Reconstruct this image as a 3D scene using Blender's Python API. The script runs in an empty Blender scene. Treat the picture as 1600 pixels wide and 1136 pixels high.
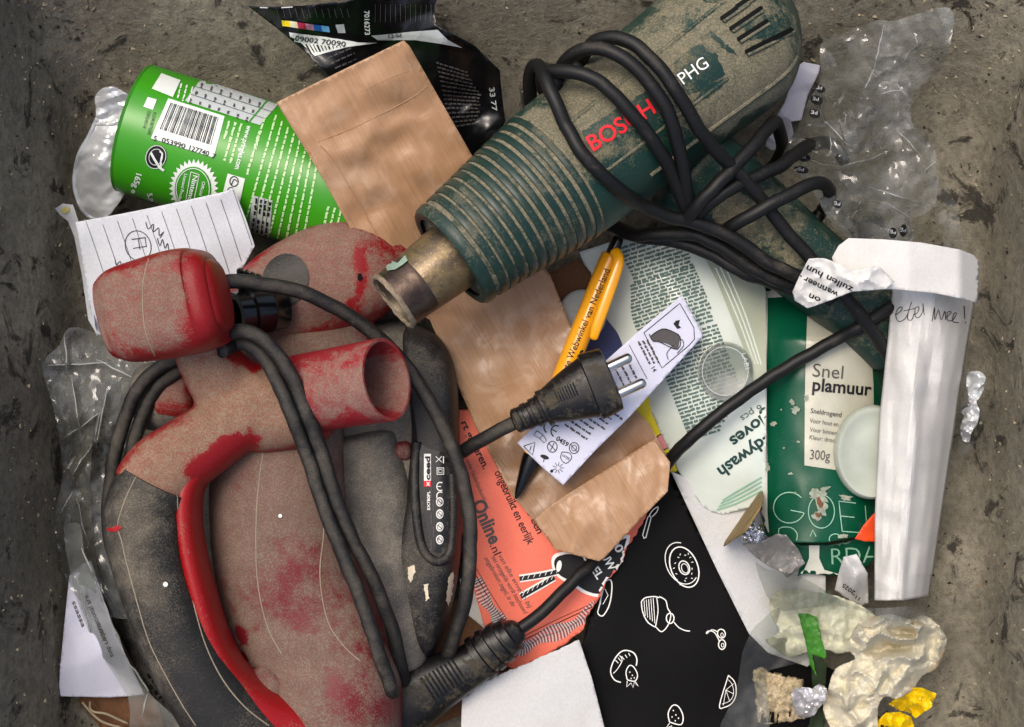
import bpy, bmesh, math, random
import numpy as np
from mathutils import Vector, Matrix, noise, geometry
from mathutils.bvhtree import BVHTree

scene = bpy.context.scene
COL = scene.collection

# ------------------------------------------------------------------ camera
CAM_H = 1.0                 # metres above the bin floor
FOC = 2647.0                # focal length in photo pixels (1600 wide)
cam_d = bpy.data.cameras.new("camera")
cam_d.sensor_fit = 'HORIZONTAL'
cam_d.sensor_width = 36.0
cam_d.lens = 36.0 * FOC / 1600.0
cam_d.clip_start = 0.02
cam_d.clip_end = 50.0
cam = bpy.data.objects.new("camera", cam_d)
COL.objects.link(cam)
cam.location = (0, 0, CAM_H)
cam.rotation_euler = (0, 0, 0)
scene.camera = cam

# ------------------------------------------------------------------ daylight
SUN_EL, SUN_AZ = 66.0, 132.0        # soft overcast light from the upper left (azimuth from +X, counter-clockwise)
world = bpy.data.worlds.new("World")
scene.world = world
world.use_nodes = True
wn = world.node_tree.nodes
wl = world.node_tree.links
bg = wn["Background"]
sky = wn.new("ShaderNodeTexSky")
sky.sky_type = 'NISHITA'
sky.sun_disc = False
sky.sun_elevation = math.radians(SUN_EL)
sky.sun_rotation = math.radians(90.0 - SUN_AZ)
sky.air_density = 1.0
sky.dust_density = 6.0
sky.ozone_density = 0.6
wl.new(sky.outputs[0], bg.inputs[0])
bg.inputs[1].default_value = 0.15
sun_d = bpy.data.lights.new("sun", 'SUN')
sun_d.energy = 1.15
sun_d.angle = math.radians(24)
sun_d.color = (1.0, 0.93, 0.82)
sun = bpy.data.objects.new("sun", sun_d)
COL.objects.link(sun)
_d = Vector((math.cos(math.radians(SUN_EL)) * math.cos(math.radians(SUN_AZ)),
             math.cos(math.radians(SUN_EL)) * math.sin(math.radians(SUN_AZ)),
             math.sin(math.radians(SUN_EL))))
sun.rotation_euler = _d.to_track_quat('Z', 'Y').to_euler()
scene.view_settings.view_transform = 'Standard'
scene.view_settings.look = 'None'
scene.view_settings.gamma = 1.0
scene.view_settings.use_curve_mapping = False
scene.view_settings.exposure = 0.34
scene.render.engine = 'CYCLES'
scene.cycles.max_bounces = 10
scene.cycles.transparent_max_bounces = 24

# ------------------------------------------------------------------ helpers: space
def sc(z):
    return (CAM_H - z) / FOC
def P(px, py, z):
    s = sc(z)
    return Vector(((px - 800.0) * s, (568.0 - py) * s, z))
def lerp(a, b, t):
    return a + (b - a) * t
def lin(h):
    h = h.lstrip('#')
    out = []
    for i in (0, 2, 4):
        c = int(h[i:i + 2], 16) / 255.0
        out.append(c / 12.92 if c <= 0.04045 else ((c + 0.055) / 1.055) ** 2.4)
    return (out[0], out[1], out[2], 1.0)

def spline(pts, n=8):
    """Catmull-Rom through tuples of any width"""
    pts = [np.array(p, float) for p in pts]
    out = []
    m = len(pts)
    for i in range(m - 1):
        p0 = pts[max(i - 1, 0)]; p1 = pts[i]; p2 = pts[i + 1]; p3 = pts[min(i + 2, m - 1)]
        for k in range(n):
            t = k / n
            out.append(0.5 * ((2 * p1) + (-p0 + p2) * t + (2 * p0 - 5 * p1 + 4 * p2 - p3) * t * t + (-p0 + 3 * p1 - 3 * p2 + p3) * t ** 3))
    out.append(pts[-1])
    return out

def closed_spline(pts, n=6):
    pts = [np.array(p, float) for p in pts]
    m = len(pts)
    out = []
    for i in range(m):
        p0 = pts[i - 1]; p1 = pts[i]; p2 = pts[(i + 1) % m]; p3 = pts[(i + 2) % m]
        for k in range(n):
            t = k / n
            out.append(tuple(0.5 * ((2 * p1) + (-p0 + p2) * t + (2 * p0 - 5 * p1 + 4 * p2 - p3) * t * t + (-p0 + 3 * p1 - 3 * p2 + p3) * t ** 3)))
    return out

def torn(p0, p1, amp=3.0, step=5.0, seed=0):
    r = random.Random(seed)
    L = math.hypot(p1[0] - p0[0], p1[1] - p0[1])
    n = max(2, int(L / step))
    nx, ny = -(p1[1] - p0[1]) / L, (p1[0] - p0[0]) / L
    out = []
    for i in range(n):
        t = i / n
        a = 0 if i == 0 else amp * (noise.noise(Vector((t * L / 22, seed * 3.1, 0))) * 1.2 + r.uniform(-.35, .35))
        out.append((lerp(p0[0], p1[0], t) + nx * a, lerp(p0[1], p1[1], t) + ny * a))
    return out

def rough(poly, amp=3.0, step=3.0, seed=1):
    """ragged version of an outline"""
    out = []
    for i, a in enumerate(poly):
        b = poly[(i + 1) % len(poly)]
        L = math.hypot(b[0] - a[0], b[1] - a[1]); n = max(1, int(L / step))
        for q in range(n):
            x, y = lerp(a[0], b[0], q / n), lerp(a[1], b[1], q / n)
            out.append((x + amp * (noise.noise(Vector((x / 7, y / 7, seed))) + .6 * noise.noise(Vector((x / 2.5, y / 2.5, seed + 4)))), y + amp * (noise.noise(Vector((x / 7, y / 7, seed + 9))) + .6 * noise.noise(Vector((x / 2.5, y / 2.5, seed + 14))))))
    return out

def tps(anchors):
    """thin-plate surface z(px,py) through (px,py,z) anchors"""
    A = np.array(anchors, float)
    n = len(A)
    if n == 1:
        return lambda x, y: A[0, 2]
    xy = A[:, :2] / 100.0
    if n < 3:
        def f1(x, y):
            d = (A[1, :2] - A[0, :2]); t = ((x - A[0, 0]) * d[0] + (y - A[0, 1]) * d[1]) / (d @ d)
            return A[0, 2] + (A[1, 2] - A[0, 2]) * t
        return f1
    d2 = ((xy[:, None, :] - xy[None, :, :]) ** 2).sum(-1)
    K = np.where(d2 > 0, d2 * np.log(np.maximum(d2, 1e-12)), 0)
    Pm = np.hstack([np.ones((n, 1)), xy])
    M_ = np.block([[K + 1e-6 * np.eye(n), Pm], [Pm.T, np.zeros((3, 3))]])
    w = np.linalg.solve(M_, np.concatenate([A[:, 2], np.zeros(3)]))
    def f(x, y):
        q = np.array((x / 100.0, y / 100.0))
        d = ((xy - q) ** 2).sum(-1)
        k = np.where(d > 0, d * np.log(np.maximum(d, 1e-12)), 0)
        return float(k @ w[:n] + w[n] + w[n + 1] * q[0] + w[n + 2] * q[1])
    return f

def wob(amp, scale, seed=0):
    """smooth waviness"""
    return lambda x, y: amp * noise.noise(Vector((x / scale, y / scale, seed * 7.3)))
def crease(amp, scale, seed=0, n=5):
    """sharp folds in random directions, as in crumpled paper or film"""
    r = random.Random(seed + 11)
    D = []
    for i in range(n):
        a = r.uniform(0, math.pi); L = scale * r.uniform(.6, 1.8)
        D.append((math.cos(a) / L, math.sin(a) / L, r.uniform(0, 9), amp * L / scale * .55))
    def f(x, y):
        nx = noise.noise(Vector((x / scale / 1.7, y / scale / 1.7, seed))) * .55
        ny = noise.noise(Vector((x / scale / 1.7, y / scale / 1.7, seed + 40))) * .5 + .5
        z = 0
        for i, (a, b, c, am) in enumerate(D):
            t = a * x + b * y + c + nx
            z += am * (abs((t % 1.0) - .5) * 2 - .5) * (ny if i % 2 else 1 - ny) * 1.3
        return z
    return f
def crumple(amp, scale, seed=0, oct=2):
    """facets with sharp ridges, as in balled-up paper or foil"""
    def f(x, y):
        z = 0; a = amp; sc_ = scale
        wx = x + .35 * scale * noise.noise(Vector((x / scale, y / scale, seed + .5))); wy = y + .35 * scale * noise.noise(Vector((x / scale, y / scale, seed + 9.5)))
        for o_ in range(oct):
            d = noise.voronoi(Vector((wx / sc_, wy / sc_, seed * 1.7 + o_ * 3)))[0]
            z += a * (d[0] * 1.1 - .5) + a * .5 * (.35 - min(d[1] - d[0], .5))
            a *= .42; sc_ *= .45
        return z
    return f
def add(*fs):
    return lambda x, y: sum(f(x, y) for f in fs)

# ------------------------------------------------------------------ helpers: meshes
def tag(o, label=None, cat=None, group=None, kind=None):
    if label: o["label"] = label
    if cat: o["category"] = cat
    if group: o["group"] = group
    if kind: o["kind"] = kind
    return o
def thing(name, base, label, cat, group=None):
    o = bpy.data.objects.new(name, None)
    o.empty_display_size = 0.02
    COL.objects.link(o)
    o.location = base
    return tag(o, label, cat, group)
def origin_of(o):
    v = Vector((0, 0, 0))
    while o is not None:
        v += o.location; o = o.parent
    return v

class MB:
    def __init__(s):
        s.v = []; s.f = []; s.m = []; s.uv = {}
    def add(s, vs, fs, mi=0):
        b = len(s.v)
        s.v += [Vector(v) for v in vs]
        for f in fs:
            s.f.append([b + i for i in f]); s.m.append(mi)
        return b
    def rings(s, rings, cap0=True, cap1=True, mi=0, closed=True):
        n = len(rings[0]); b = len(s.v)
        for r in rings: s.v += [Vector(p) for p in r]
        for i in range(len(rings) - 1):
            for j in range(n if closed else n - 1):
                k = (j + 1) % n
                s.f.append([b + i * n + j, b + i * n + k, b + (i + 1) * n + k, b + (i + 1) * n + j]); s.m.append(mi)
        if cap0: s.f.append([b + j for j in range(n)][::-1]); s.m.append(mi)
        if cap1: s.f.append([b + (len(rings) - 1) * n + j for j in range(n)]); s.m.append(mi)
    def tube(s, path, r, n=12, mi=0, cap=True):
        path = [Vector(p) for p in path]
        rs = r if isinstance(r, (list, tuple)) else [r] * len(path)
        rings = []
        T0 = (path[1] - path[0]).normalized()
        up = Vector((0, 0, 1)) if abs(T0.z) < .9 else Vector((1, 0, 0))
        N = (up - T0 * up.dot(T0)).normalized()
        for i, p in enumerate(path):
            T = (path[min(i + 1, len(path) - 1)] - path[max(i - 1, 0)])
            T = T.normalized() if T.length > 1e-9 else T0
            N = (N - T * N.dot(T)).normalized()
            B = T.cross(N)
            rings.append([p + (N * math.cos(a) + B * math.sin(a)) * rs[i] for a in [2 * math.pi * k / n for k in range(n)]])
        s.rings(rings, cap, cap, mi)
    def build(s, name, mats, parent=None, smooth=True, angle=40, loc=None):
        me = bpy.data.meshes.new(name)
        o0 = origin_of(parent) if parent is not None else (Vector(loc) if loc is not None else s.base())
        me.from_pydata([tuple(v - o0) for v in s.v], [], s.f)
        if not isinstance(mats, (list, tuple)): mats = [mats]
        for m in mats: me.materials.append(m)
        if len(mats) > 1: me.polygons.foreach_set("material_index", s.m)
        me.update()
        bm = bmesh.new(); bm.from_mesh(me)
        bmesh.ops.recalc_face_normals(bm, faces=bm.faces)
        if any(e.is_boundary for e in bm.edges):
            bm.normal_update()
            if sum(f.normal.z * f.calc_area() for f in bm.faces) < 0: bmesh.ops.reverse_faces(bm, faces=bm.faces)
        bm.to_mesh(me); bm.free()
        if smooth:
            me.shade_smooth()
            if angle < 180: me.set_sharp_from_angle(angle=math.radians(angle))
        o = bpy.data.objects.new(name, me)
        COL.objects.link(o)
        if parent is not None: o.parent = parent
        else: o.location = o0
        return o
    def base(s):
        n = len(s.v)
        c = sum(s.v, Vector()) / n
        c.z = min(v.z for v in s.v)
        return c
    def bvh(s):
        return BVHTree.FromPolygons(s.v, s.f)

def solid(o, t, offset=-1.0):
    m = o.modifiers.new("thickness", 'SOLIDIFY'); m.thickness = t; m.offset = offset
    return o

def inside(p, poly):
    x, y = p; c = False; n = len(poly); j = n - 1
    for i in range(n):
        xi, yi = poly[i]; xj, yj = poly[j]
        if (yi > y) != (yj > y) and x < (xj - xi) * (y - yi) / (yj - yi) + xi: c = not c
        j = i
    return c
def fill2d(outline, step, holes=(), seed=0):
    """dense triangulation of an outline (2D)"""
    r = random.Random(seed)
    pts = []; edges = []
    def loop(poly):
        st = len(pts)
        m = len(poly)
        for i in range(m):
            a = poly[i]; b = poly[(i + 1) % m]
            L = math.hypot(b[0] - a[0], b[1] - a[1]); k = max(1, int(L / step))
            for q in range(k): pts.append((lerp(a[0], b[0], q / k), lerp(a[1], b[1], q / k)))
        e = len(pts)
        for i in range(st, e): edges.append((i, i + 1 if i + 1 < e else st))
    loop(outline)
    for h in holes: loop(h)
    xs = [p[0] for p in outline]; ys = [p[1] for p in outline]
    y = min(ys) + step * .5; row = 0
    while y < max(ys):
        x = min(xs) + (step * .5 if row % 2 else 0)
        while x < max(xs):
            q = (x + r.uniform(-.2, .2) * step, y + r.uniform(-.2, .2) * step)
            if inside(q, outline) and not any(inside(q, h) for h in holes): pts.append(q)
            x += step
        y += step * .87; row += 1
    res = geometry.delaunay_2d_cdt([Vector(p) for p in pts], edges, [], 1 if not holes else 2, 1e-4)
    vs, fs = res[0], res[2]
    if holes:
        keep = []
        for f in fs:
            cx = sum(vs[i][0] for i in f) / len(f); cy = sum(vs[i][1] for i in f) / len(f)
            if inside((cx, cy), outline) and not any(inside((cx, cy), h) for h in holes): keep.append(f)
        fs = keep
    return [(v[0], v[1]) for v in vs], [list(f) for f in fs]

def drape(outline, zf, step=8, holes=(), mb=None, mi=0):
    mb = mb or MB()
    vs, fs = fill2d(outline, step, holes)
    mb.add([P(x, y, zf(x, y)) for x, y in vs], [f[::-1] for f in fs], mi)
    return mb

def superring(c, ax, ay, n=28, p=2.0):
    out = []
    for k in range(n):
        a = 2 * math.pi * k / n
        ca, sa = math.cos(a), math.sin(a)
        out.append(c + ax * (math.copysign(abs(ca) ** (2 / p), ca)) + ay * (math.copysign(abs(sa) ** (2 / p), sa)))
    return out

def sweep(st, n=28, p=2.4, sub=6, mb=None, mi=0, cap=True, level=True, rnd=0.0):
    """body swept along stations (px, py, z, half-width px, half-height m)"""
    mb = mb or MB()
    S = spline(st, sub)
    C = [P(s[0], s[1], s[2]) for s in S]
    rings = []
    for i, s in enumerate(S):
        T = (C[min(i + 1, len(C) - 1)] - C[max(i - 1, 0)]).normalized()
        side = T.cross(Vector((0, 0, 1))).normalized()
        up = side.cross(T).normalized()
        rings.append(superring(C[i], side * (s[3] * sc(s[2])), up * s[4], n, p))
    if rnd > 0:                      # rounded ends
        def endcap(ring, c, T, d):
            return [[c + (q - c) * math.cos(a) + T * d * math.sin(a) for q in ring] for a in (1.5, 1.2, .9, .6, .3)]
        T0 = (C[0] - C[1]).normalized(); T1 = (C[-1] - C[-2]).normalized()
        rings = endcap(rings[0], C[0], T0, rnd) + rings + endcap(rings[-1], C[-1], T1, rnd)[::-1]
    mb.rings(rings, cap, cap, mi)
    return mb

def lathe(axis, prof, n=48, mb=None, mi=0, cap=False):
    """axis: function a -> (point, dir); prof: list of (a, radius m)"""
    mb = mb or MB()
    rings = []
    for a, r in prof:
        c, T = axis(a)
        s = T.cross(Vector((0, 0, 1))).normalized(); u = s.cross(T).normalized()
        rings.append([c + (s * math.cos(t) + u * math.sin(t)) * r for t in [2 * math.pi * k / n for k in range(n)]])
    mb.rings(rings, cap, cap, mi)
    return mb

def pillow(outline, z0, z1, n=3.0, steps=9, centre=None, mb=None, mi=0):
    """closed rounded slab grown from an outline in photo pixels"""
    mb = mb or MB()
    if centre is None:
        centre = (sum(p[0] for p in outline) / len(outline), sum(p[1] for p in outline) / len(outline))
    rings = [[P(x, y, z0) for x, y in outline]]
    for k in range(steps):
        a = k / steps * math.pi / 2
        s = math.cos(a) ** (2 / n); h = math.sin(a) ** (2 / n)
        zz = lerp(z0 + (z1 - z0) * .15, z1, h)
        rings.append([P(lerp(centre[0], x, s), lerp(centre[1], y, s), zz) for x, y in outline])
    mb.rings(rings, True, True, mi)
    return mb

# ------------------------------------------------------------------ helpers: print on surfaces
TXT_CACHE = {}
def text_mesh(s, bold=0.0, spacing=1.0, shear=0.0):
    key = (s, bold, spacing, shear)
    if key in TXT_CACHE: return TXT_CACHE[key]
    cu = bpy.data.curves.new("txt", 'FONT')
    cu.body = s; cu.size = 1.0; cu.resolution_u = 3; cu.offset = bold; cu.space_character = spacing; cu.shear = shear
    ob = bpy.data.objects.new("txt", cu)
    me = ob.to_mesh()
    vs = [(v.co.x, v.co.y) for v in me.vertices]
    fs = [list(p.vertices) for p in me.polygons]
    ob.to_mesh_clear()
    bpy.data.objects.remove(ob); bpy.data.curves.remove(cu)
    TXT_CACHE[key] = (vs, fs)
    return vs, fs

class Ink:
    """flat print laid on a built surface; drawn in photo pixels and dropped on the surface below"""
    def __init__(s, surf, off=0.00025):
        s.t = surf.bvh() if isinstance(surf, MB) else surf
        s.cnt = 0; s.off = off; s.mb = {}; s.last = 0.05
    def pt(s, x, y, extra=0.0):
        v = s.q(x, y, extra)
        return v if v is not None else P(x, y, s.last)
    def q(s, x, y, extra=0.0):
        a = P(x, y, .6); b = P(x, y, 0.0)
        d = (b - a).normalized()
        h = s.t.ray_cast(a, d)
        if h[0] is None:
            return None
        s.last = h[0].z
        nn = h[1] if h[1].dot(d) < 0 else -h[1]
        return h[0] + nn * (s.off + extra) - d * s.off * .5
    def m(s, mat, own=False):
        s.cnt += own
        s.cur = s.mb.setdefault((mat, s.cnt if own else 0), MB())
        return s
    def add(s, vs, fs):
        ok = [v is not None for v in vs]
        fs = [f for f in fs if all(ok[i] for i in f)]
        if not fs: return
        used = sorted({i for f in fs for i in f}); mp = {u: i for i, u in enumerate(used)}
        s.cur.add([vs[i] for i in used], [[mp[i] for i in f] for f in fs])
    def text(s, mat, txt, x, y, cap, ang=0.0, bold=0.0, width=None, spacing=1.0, align='l', shear=0.0, mirror=False):
        vs, fs = text_mesh(txt, bold, spacing, shear)
        if not vs: return
        k = cap / 0.70
        w = max(v[0] for v in vs)
        kx = k if width is None else width / w
        ox = 0 if align == 'l' else (-w / 2 if align == 'c' else -w)
        ca, sa = math.cos(math.radians(ang)), math.sin(math.radians(ang))
        out = []
        for a, b in vs:
            a = (a + ox) * kx * (-1 if mirror else 1); b = b * k
            out.append(s.q(x + a * ca - b * sa, y - (a * sa + b * ca)))
        s.m(mat, cap >= 9).add(out, fs)
    def poly(s, mat, pts, step=8, extra=0.0, holes=()):
        vs, fs = fill2d(pts, step, holes)
        big = max(max(p[0] for p in pts) - min(p[0] for p in pts), max(p[1] for p in pts) - min(p[1] for p in pts)) >= 16
        s.m(mat, big).add([s.q(x, y, extra) for x, y in vs], fs)
    def rect(s, mat, x, y, w, h, ang=0, step=8, extra=0.0):
        ca, sa = math.cos(math.radians(ang)), math.sin(math.radians(ang))
        q = [(x + a * ca + b * sa, y - a * sa + b * ca) for a, b in ((0, 0), (w, 0), (w, h), (0, h))]
        if w < step * 1.5 and h < step * 1.5:
            s.m(mat).add([s.q(*p, extra) for p in q], [(0, 1, 2, 3)])
        else: s.poly(mat, q, step, extra)
    def circle(s, mat, x, y, rx, ry=None, ang=0, n=20, step=8, extra=0.0, hole=None):
        ry = ry or rx
        ca, sa = math.cos(math.radians(ang)), math.sin(math.radians(ang))
        def e(k): return [(x + rx * k * math.cos(t) * ca + ry * k * math.sin(t) * sa, y - rx * k * math.cos(t) * sa + ry * k * math.sin(t) * ca) for t in [2 * math.pi * i / n for i in range(n)]]
        s.poly(mat, e(1), step, extra, [e(hole)] if hole else ())
    def ring(s, mat, x, y, rx, ry=None, ang=0, w=1.5, n=26, a0=0, a1=360):
        ry = ry or rx
        ca, sa = math.cos(math.radians(ang)), math.sin(math.radians(ang))
        pts = []
        for i in range(n + 1):
            t = math.radians(lerp(a0, a1, i / n))
            pts.append((x + rx * math.cos(t) * ca + ry * math.sin(t) * sa, y - rx * math.cos(t) * sa + ry * math.sin(t) * ca))
        s.line(mat, pts, w, 0)
    def line(s, mat, pts, w=1.5, smooth=4, extra=0.0):
        if smooth and len(pts) > 2: pts = [tuple(p) for p in spline(pts, smooth)]
        out = []
        dense = []
        for a, b in zip(pts[:-1], pts[1:]):
            L = math.hypot(b[0] - a[0], b[1] - a[1]); k = max(1, int(L / 9))
            dense += [(lerp(a[0], b[0], i / k), lerp(a[1], b[1], i / k)) for i in range(k)]
        dense.append(pts[-1])
        n = len(dense)
        for i, p in enumerate(dense):
            a = dense[max(i - 1, 0)]; b = dense[min(i + 1, n - 1)]
            dx, dy = b[0] - a[0], b[1] - a[1]; L = math.hypot(dx, dy) or 1
            nx, ny = -dy / L * w / 2, dx / L * w / 2
            out += [s.q(p[0] + nx, p[1] + ny, extra), s.q(p[0] - nx, p[1] - ny, extra)]
        s.m(mat).add(out, [(2 * i, 2 * i + 1, 2 * i + 3, 2 * i + 2) for i in range(n - 1)])
    def words(s, mat, x, y, length, h, ang, seed=0, wmin=5, wmax=18, gap=2.2):
        """a line of print too small to read"""
        r = random.Random(seed); t = 0
        ca, sa = math.cos(math.radians(ang)), math.sin(math.radians(ang))
        while t < length - wmin * .5:
            w = min(r.uniform(wmin, wmax), length - t)
            q = []
            k = max(2, int(w / 2.2))
            top = []; bot = []
            for i in range(k + 1):
                a = t + w * i / k
                hh = h * (1 + r.choice((0, 0, .35)))
                lo = h * r.choice((0, 0, 0, .3))
                top.append((x + a * ca + (-hh) * sa * 1, y - a * sa - hh * ca))
                bot.append((x + a * ca + lo * sa, y - a * sa + lo * ca))
            s.m(mat).add([s.q(*p) for p in top + bot], [(i, i + 1, k + 2 + i, k + 1 + i) for i in range(k)])
            t += w + gap
    def cut(s, parent, name):
        """close what was drawn so far as one named part"""
        for (m, _i), mb in s.mb.items():
          if mb.f: mb.build(name, m, parent, smooth=False)
        s.mb = {}
    def build(s, parent, names=None, loc=None):
        out = []
        for (m, _i), mb in s.mb.items():
            if not mb.f: continue
            nm = (names or {}).get(m.name, 'lettering')
            out.append(mb.build(nm, m, parent, smooth=False))
        return out
# ------------------------------------------------------------------ materials
def paint(o, spots):
    """where the dust film is thicker (+) or rubbed off (-): spots of (px, py, radius px, amount)"""
    me = o.data; base = origin_of(o)
    at = me.attributes.new('dustadj', 'FLOAT', 'POINT')
    out = []
    for v in me.vertices:
        c = v.co + base; s = sc(c.z); x = c.x / s + 800; y = 568 - c.y / s
        x += 18 * noise.noise(c * 60) + 9 * noise.noise(c * 170); y += 18 * noise.noise(c * 60 + Vector((5, 5, 5))) + 9 * noise.noise(c * 170 + Vector((3, 3, 3)))
        out.append(sum(a * math.exp(-((x - px) ** 2 + (y - py) ** 2) / (r * r)) for px, py, r, a in spots))
    at.data.foreach_set('value', out)
    return o

class NT:
    def __init__(s, name):
        s.m = bpy.data.materials.new(name); s.m.use_nodes = True
        s.n = s.m.node_tree.nodes; s.l = s.m.node_tree.links
        s.b = s.n["Principled BSDF"]; s.out = s.n["Material Output"]
        s.tc = s.n.new("ShaderNodeTexCoord")
    def new(s, t, **kw):
        n = s.n.new(t)
        for k, v in kw.items(): setattr(n, k, v)
        return n
    def link(s, a, b): s.l.new(a, b)
    def noise(s, scale, detail=4, rough=.6, stretch=None, dist=0.0, rot=0.0):
        n = s.new("ShaderNodeTexNoise"); n.inputs['Scale'].default_value = scale
        n.inputs['Detail'].default_value = detail; n.inputs['Roughness'].default_value = rough
        n.inputs['Distortion'].default_value = dist
        if stretch:
            mp = s.new("ShaderNodeMapping"); mp.inputs['Scale'].default_value = stretch
            mp.inputs['Rotation'].default_value = (0, 0, rot)
            mp0 = s.new("ShaderNodeMapping"); mp0.inputs['Rotation'].default_value = (0, 0, rot)
            mp.inputs['Rotation'].default_value = (0, 0, 0)
            s.link(s.tc.outputs['Object'], mp0.inputs[0]); s.link(mp0.outputs[0], mp.inputs[0]); s.link(mp.outputs[0], n.inputs['Vector'])
        else: s.link(s.tc.outputs['Object'], n.inputs['Vector'])
        return n.outputs['Fac']
    def remap(s, f, a, b, c=0.0, d=1.0, smooth=True):
        n = s.new("ShaderNodeMapRange"); n.interpolation_type = 'SMOOTHSTEP' if smooth else 'LINEAR'
        s.link(f, n.inputs['Value'])
        n.inputs['From Min'].default_value = a; n.inputs['From Max'].default_value = b
        n.inputs['To Min'].default_value = c; n.inputs['To Max'].default_value = d
        return n.outputs[0]
    def math(s, op, a, b):
        n = s.new("ShaderNodeMath", operation=op)
        for i, v in enumerate((a, b)):
            if isinstance(v, (int, float)): n.inputs[i].default_value = v
            else: s.link(v, n.inputs[i])
        return n.outputs[0]
    def mix(s, f, a, b):
        n = s.new("ShaderNodeMix", data_type='RGBA')
        if isinstance(f, (int, float)): n.inputs[0].default_value = f
        else: s.link(f, n.inputs[0])
        for i, v in ((6, a), (7, b)):
            if isinstance(v, tuple): n.inputs[i].default_value = v
            else: s.link(v, n.inputs[i])
        return n.outputs[2]
    def bump(s, f, strength, dist=0.001):
        n = s.new("ShaderNodeBump"); n.inputs['Strength'].default_value = strength; n.inputs['Distance'].default_value = dist
        s.link(f, n.inputs['Height']); s.link(n.outputs[0], s.b.inputs['Normal'])
    def set(s, **kw):
        for k, v in kw.items():
            i = s.b.inputs[k]
            if isinstance(v, (int, float, tuple)): i.default_value = v
            else: s.link(v, i)

def plain(name, col, rough=.5, spec=.5, metal=0.0, var=.12, vs=60, bump=0.0, bs=400, coat=0.0):
    t = NT(name)
    c = lin(col)
    f = t.noise(vs, 5)
    dark = tuple(x * (1 - var) for x in c[:3]) + (1,); lite = tuple(min(1, x * (1 + var)) for x in c[:3]) + (1,)
    t.set(**{'Base Color': t.mix(t.remap(f, .3, .7), dark, lite), 'Roughness': rough, 'Specular IOR Level': spec, 'Metallic': metal})
    if coat: t.set(**{'Coat Weight': coat, 'Coat Roughness': .15})
    if bump: t.bump(t.noise(bs, 4), bump)
    return t.m

def dusty(name, col, dust, cover=.5, nz=.5, scale=45, rough=.5, patch=.35, speck=.5, bump=.15, fine=900, soft=.18, col2=None, c2s=20):
    """plastic under a film of plaster dust that lies mostly on upward faces and is rubbed off in patches"""
    t = NT(name)
    geo = t.new("ShaderNodeNewGeometry"); sep = t.new("ShaderNodeSeparateXYZ")
    t.link(geo.outputs['Normal'], sep.inputs[0])
    n1 = t.noise(scale, 6, .65, dist=.6); n2 = t.noise(fine, 3, .7); n3 = t.noise(scale * 5, 5, .7)
    base = lin(col)
    if col2: base = t.mix(t.remap(t.noise(c2s, 3), .42, .58), base, lin(col2))
    v = t.math('MULTIPLY', t.math('SUBTRACT', n1, .5), patch * 4)
    v = t.math('ADD', v, t.math('MULTIPLY', t.math('SUBTRACT', n3, .5), patch * 1.5))
    v = t.math('ADD', v, t.math('MULTIPLY', t.math('SUBTRACT', sep.outputs[2], .55), nz * 1.6))
    v = t.math('ADD', v, cover)
    at = t.new("ShaderNodeAttribute"); at.attribute_name = 'dustadj'
    v = t.math('ADD', v, t.math('MULTIPLY', at.outputs['Fac'], t.remap(n1, .3, .7, .6, 1.4)))
    body = t.remap(v, .5 - soft * 2, .5 + soft * 2, 0, .96)
    sp = t.remap(n2, .46, .68, -speck, speck, False)
    fac = t.math('ADD', body, t.math('MULTIPLY', sp, t.remap(v, .0, .45, .35, 1.0)))
    fac = t.remap(fac, 0, 1, 0, 1, False)
    dcol = t.mix(t.remap(n3, .35, .65), tuple(x * .8 for x in lin(dust)[:3]) + (1,), lin(dust))
    t.set(**{'Base Color': t.mix(fac, base, dcol), 'Roughness': t.remap(fac, 0, .6, rough, .95), 'Specular IOR Level': .35})
    t.bump(t.math('ADD', n2, t.math('MULTIPLY', n3, .5)), bump, .0006)
    return t.m

def paper(name, col, rough=.75, fibre=.06, stains=None, stain_amt=.0, bump=.10, grain=700, stretch=None, rot=0.0, gloss=None, ss=25):
    t = NT(name)
    c = lin(col)
    f = t.noise(grain, 3, .6, stretch, rot=rot); g = t.noise(40, 4)
    a = tuple(x * (1 - fibre * 2) for x in c[:3]) + (1,); b = tuple(min(1, x * (1 + fibre)) for x in c[:3]) + (1,)
    colr = t.mix(t.remap(t.math('ADD', t.math('MULTIPLY', f, .6), t.math('MULTIPLY', g, .4)), .35, .65), a, b)
    if stains: colr = t.mix(t.remap(t.noise(ss, 5, .65), .52, .72, 0, stain_amt), colr, lin(stains))
    t.set(**{'Base Color': colr, 'Roughness': rough, 'Specular IOR Level': .3})
    if gloss: t.set(Roughness=t.remap(t.noise(28, 4), .4, .62, rough, gloss))
    t.bump(t.math('ADD', f, t.math('MULTIPLY', g, .8)), bump, .0008)
    return t.m

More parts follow.
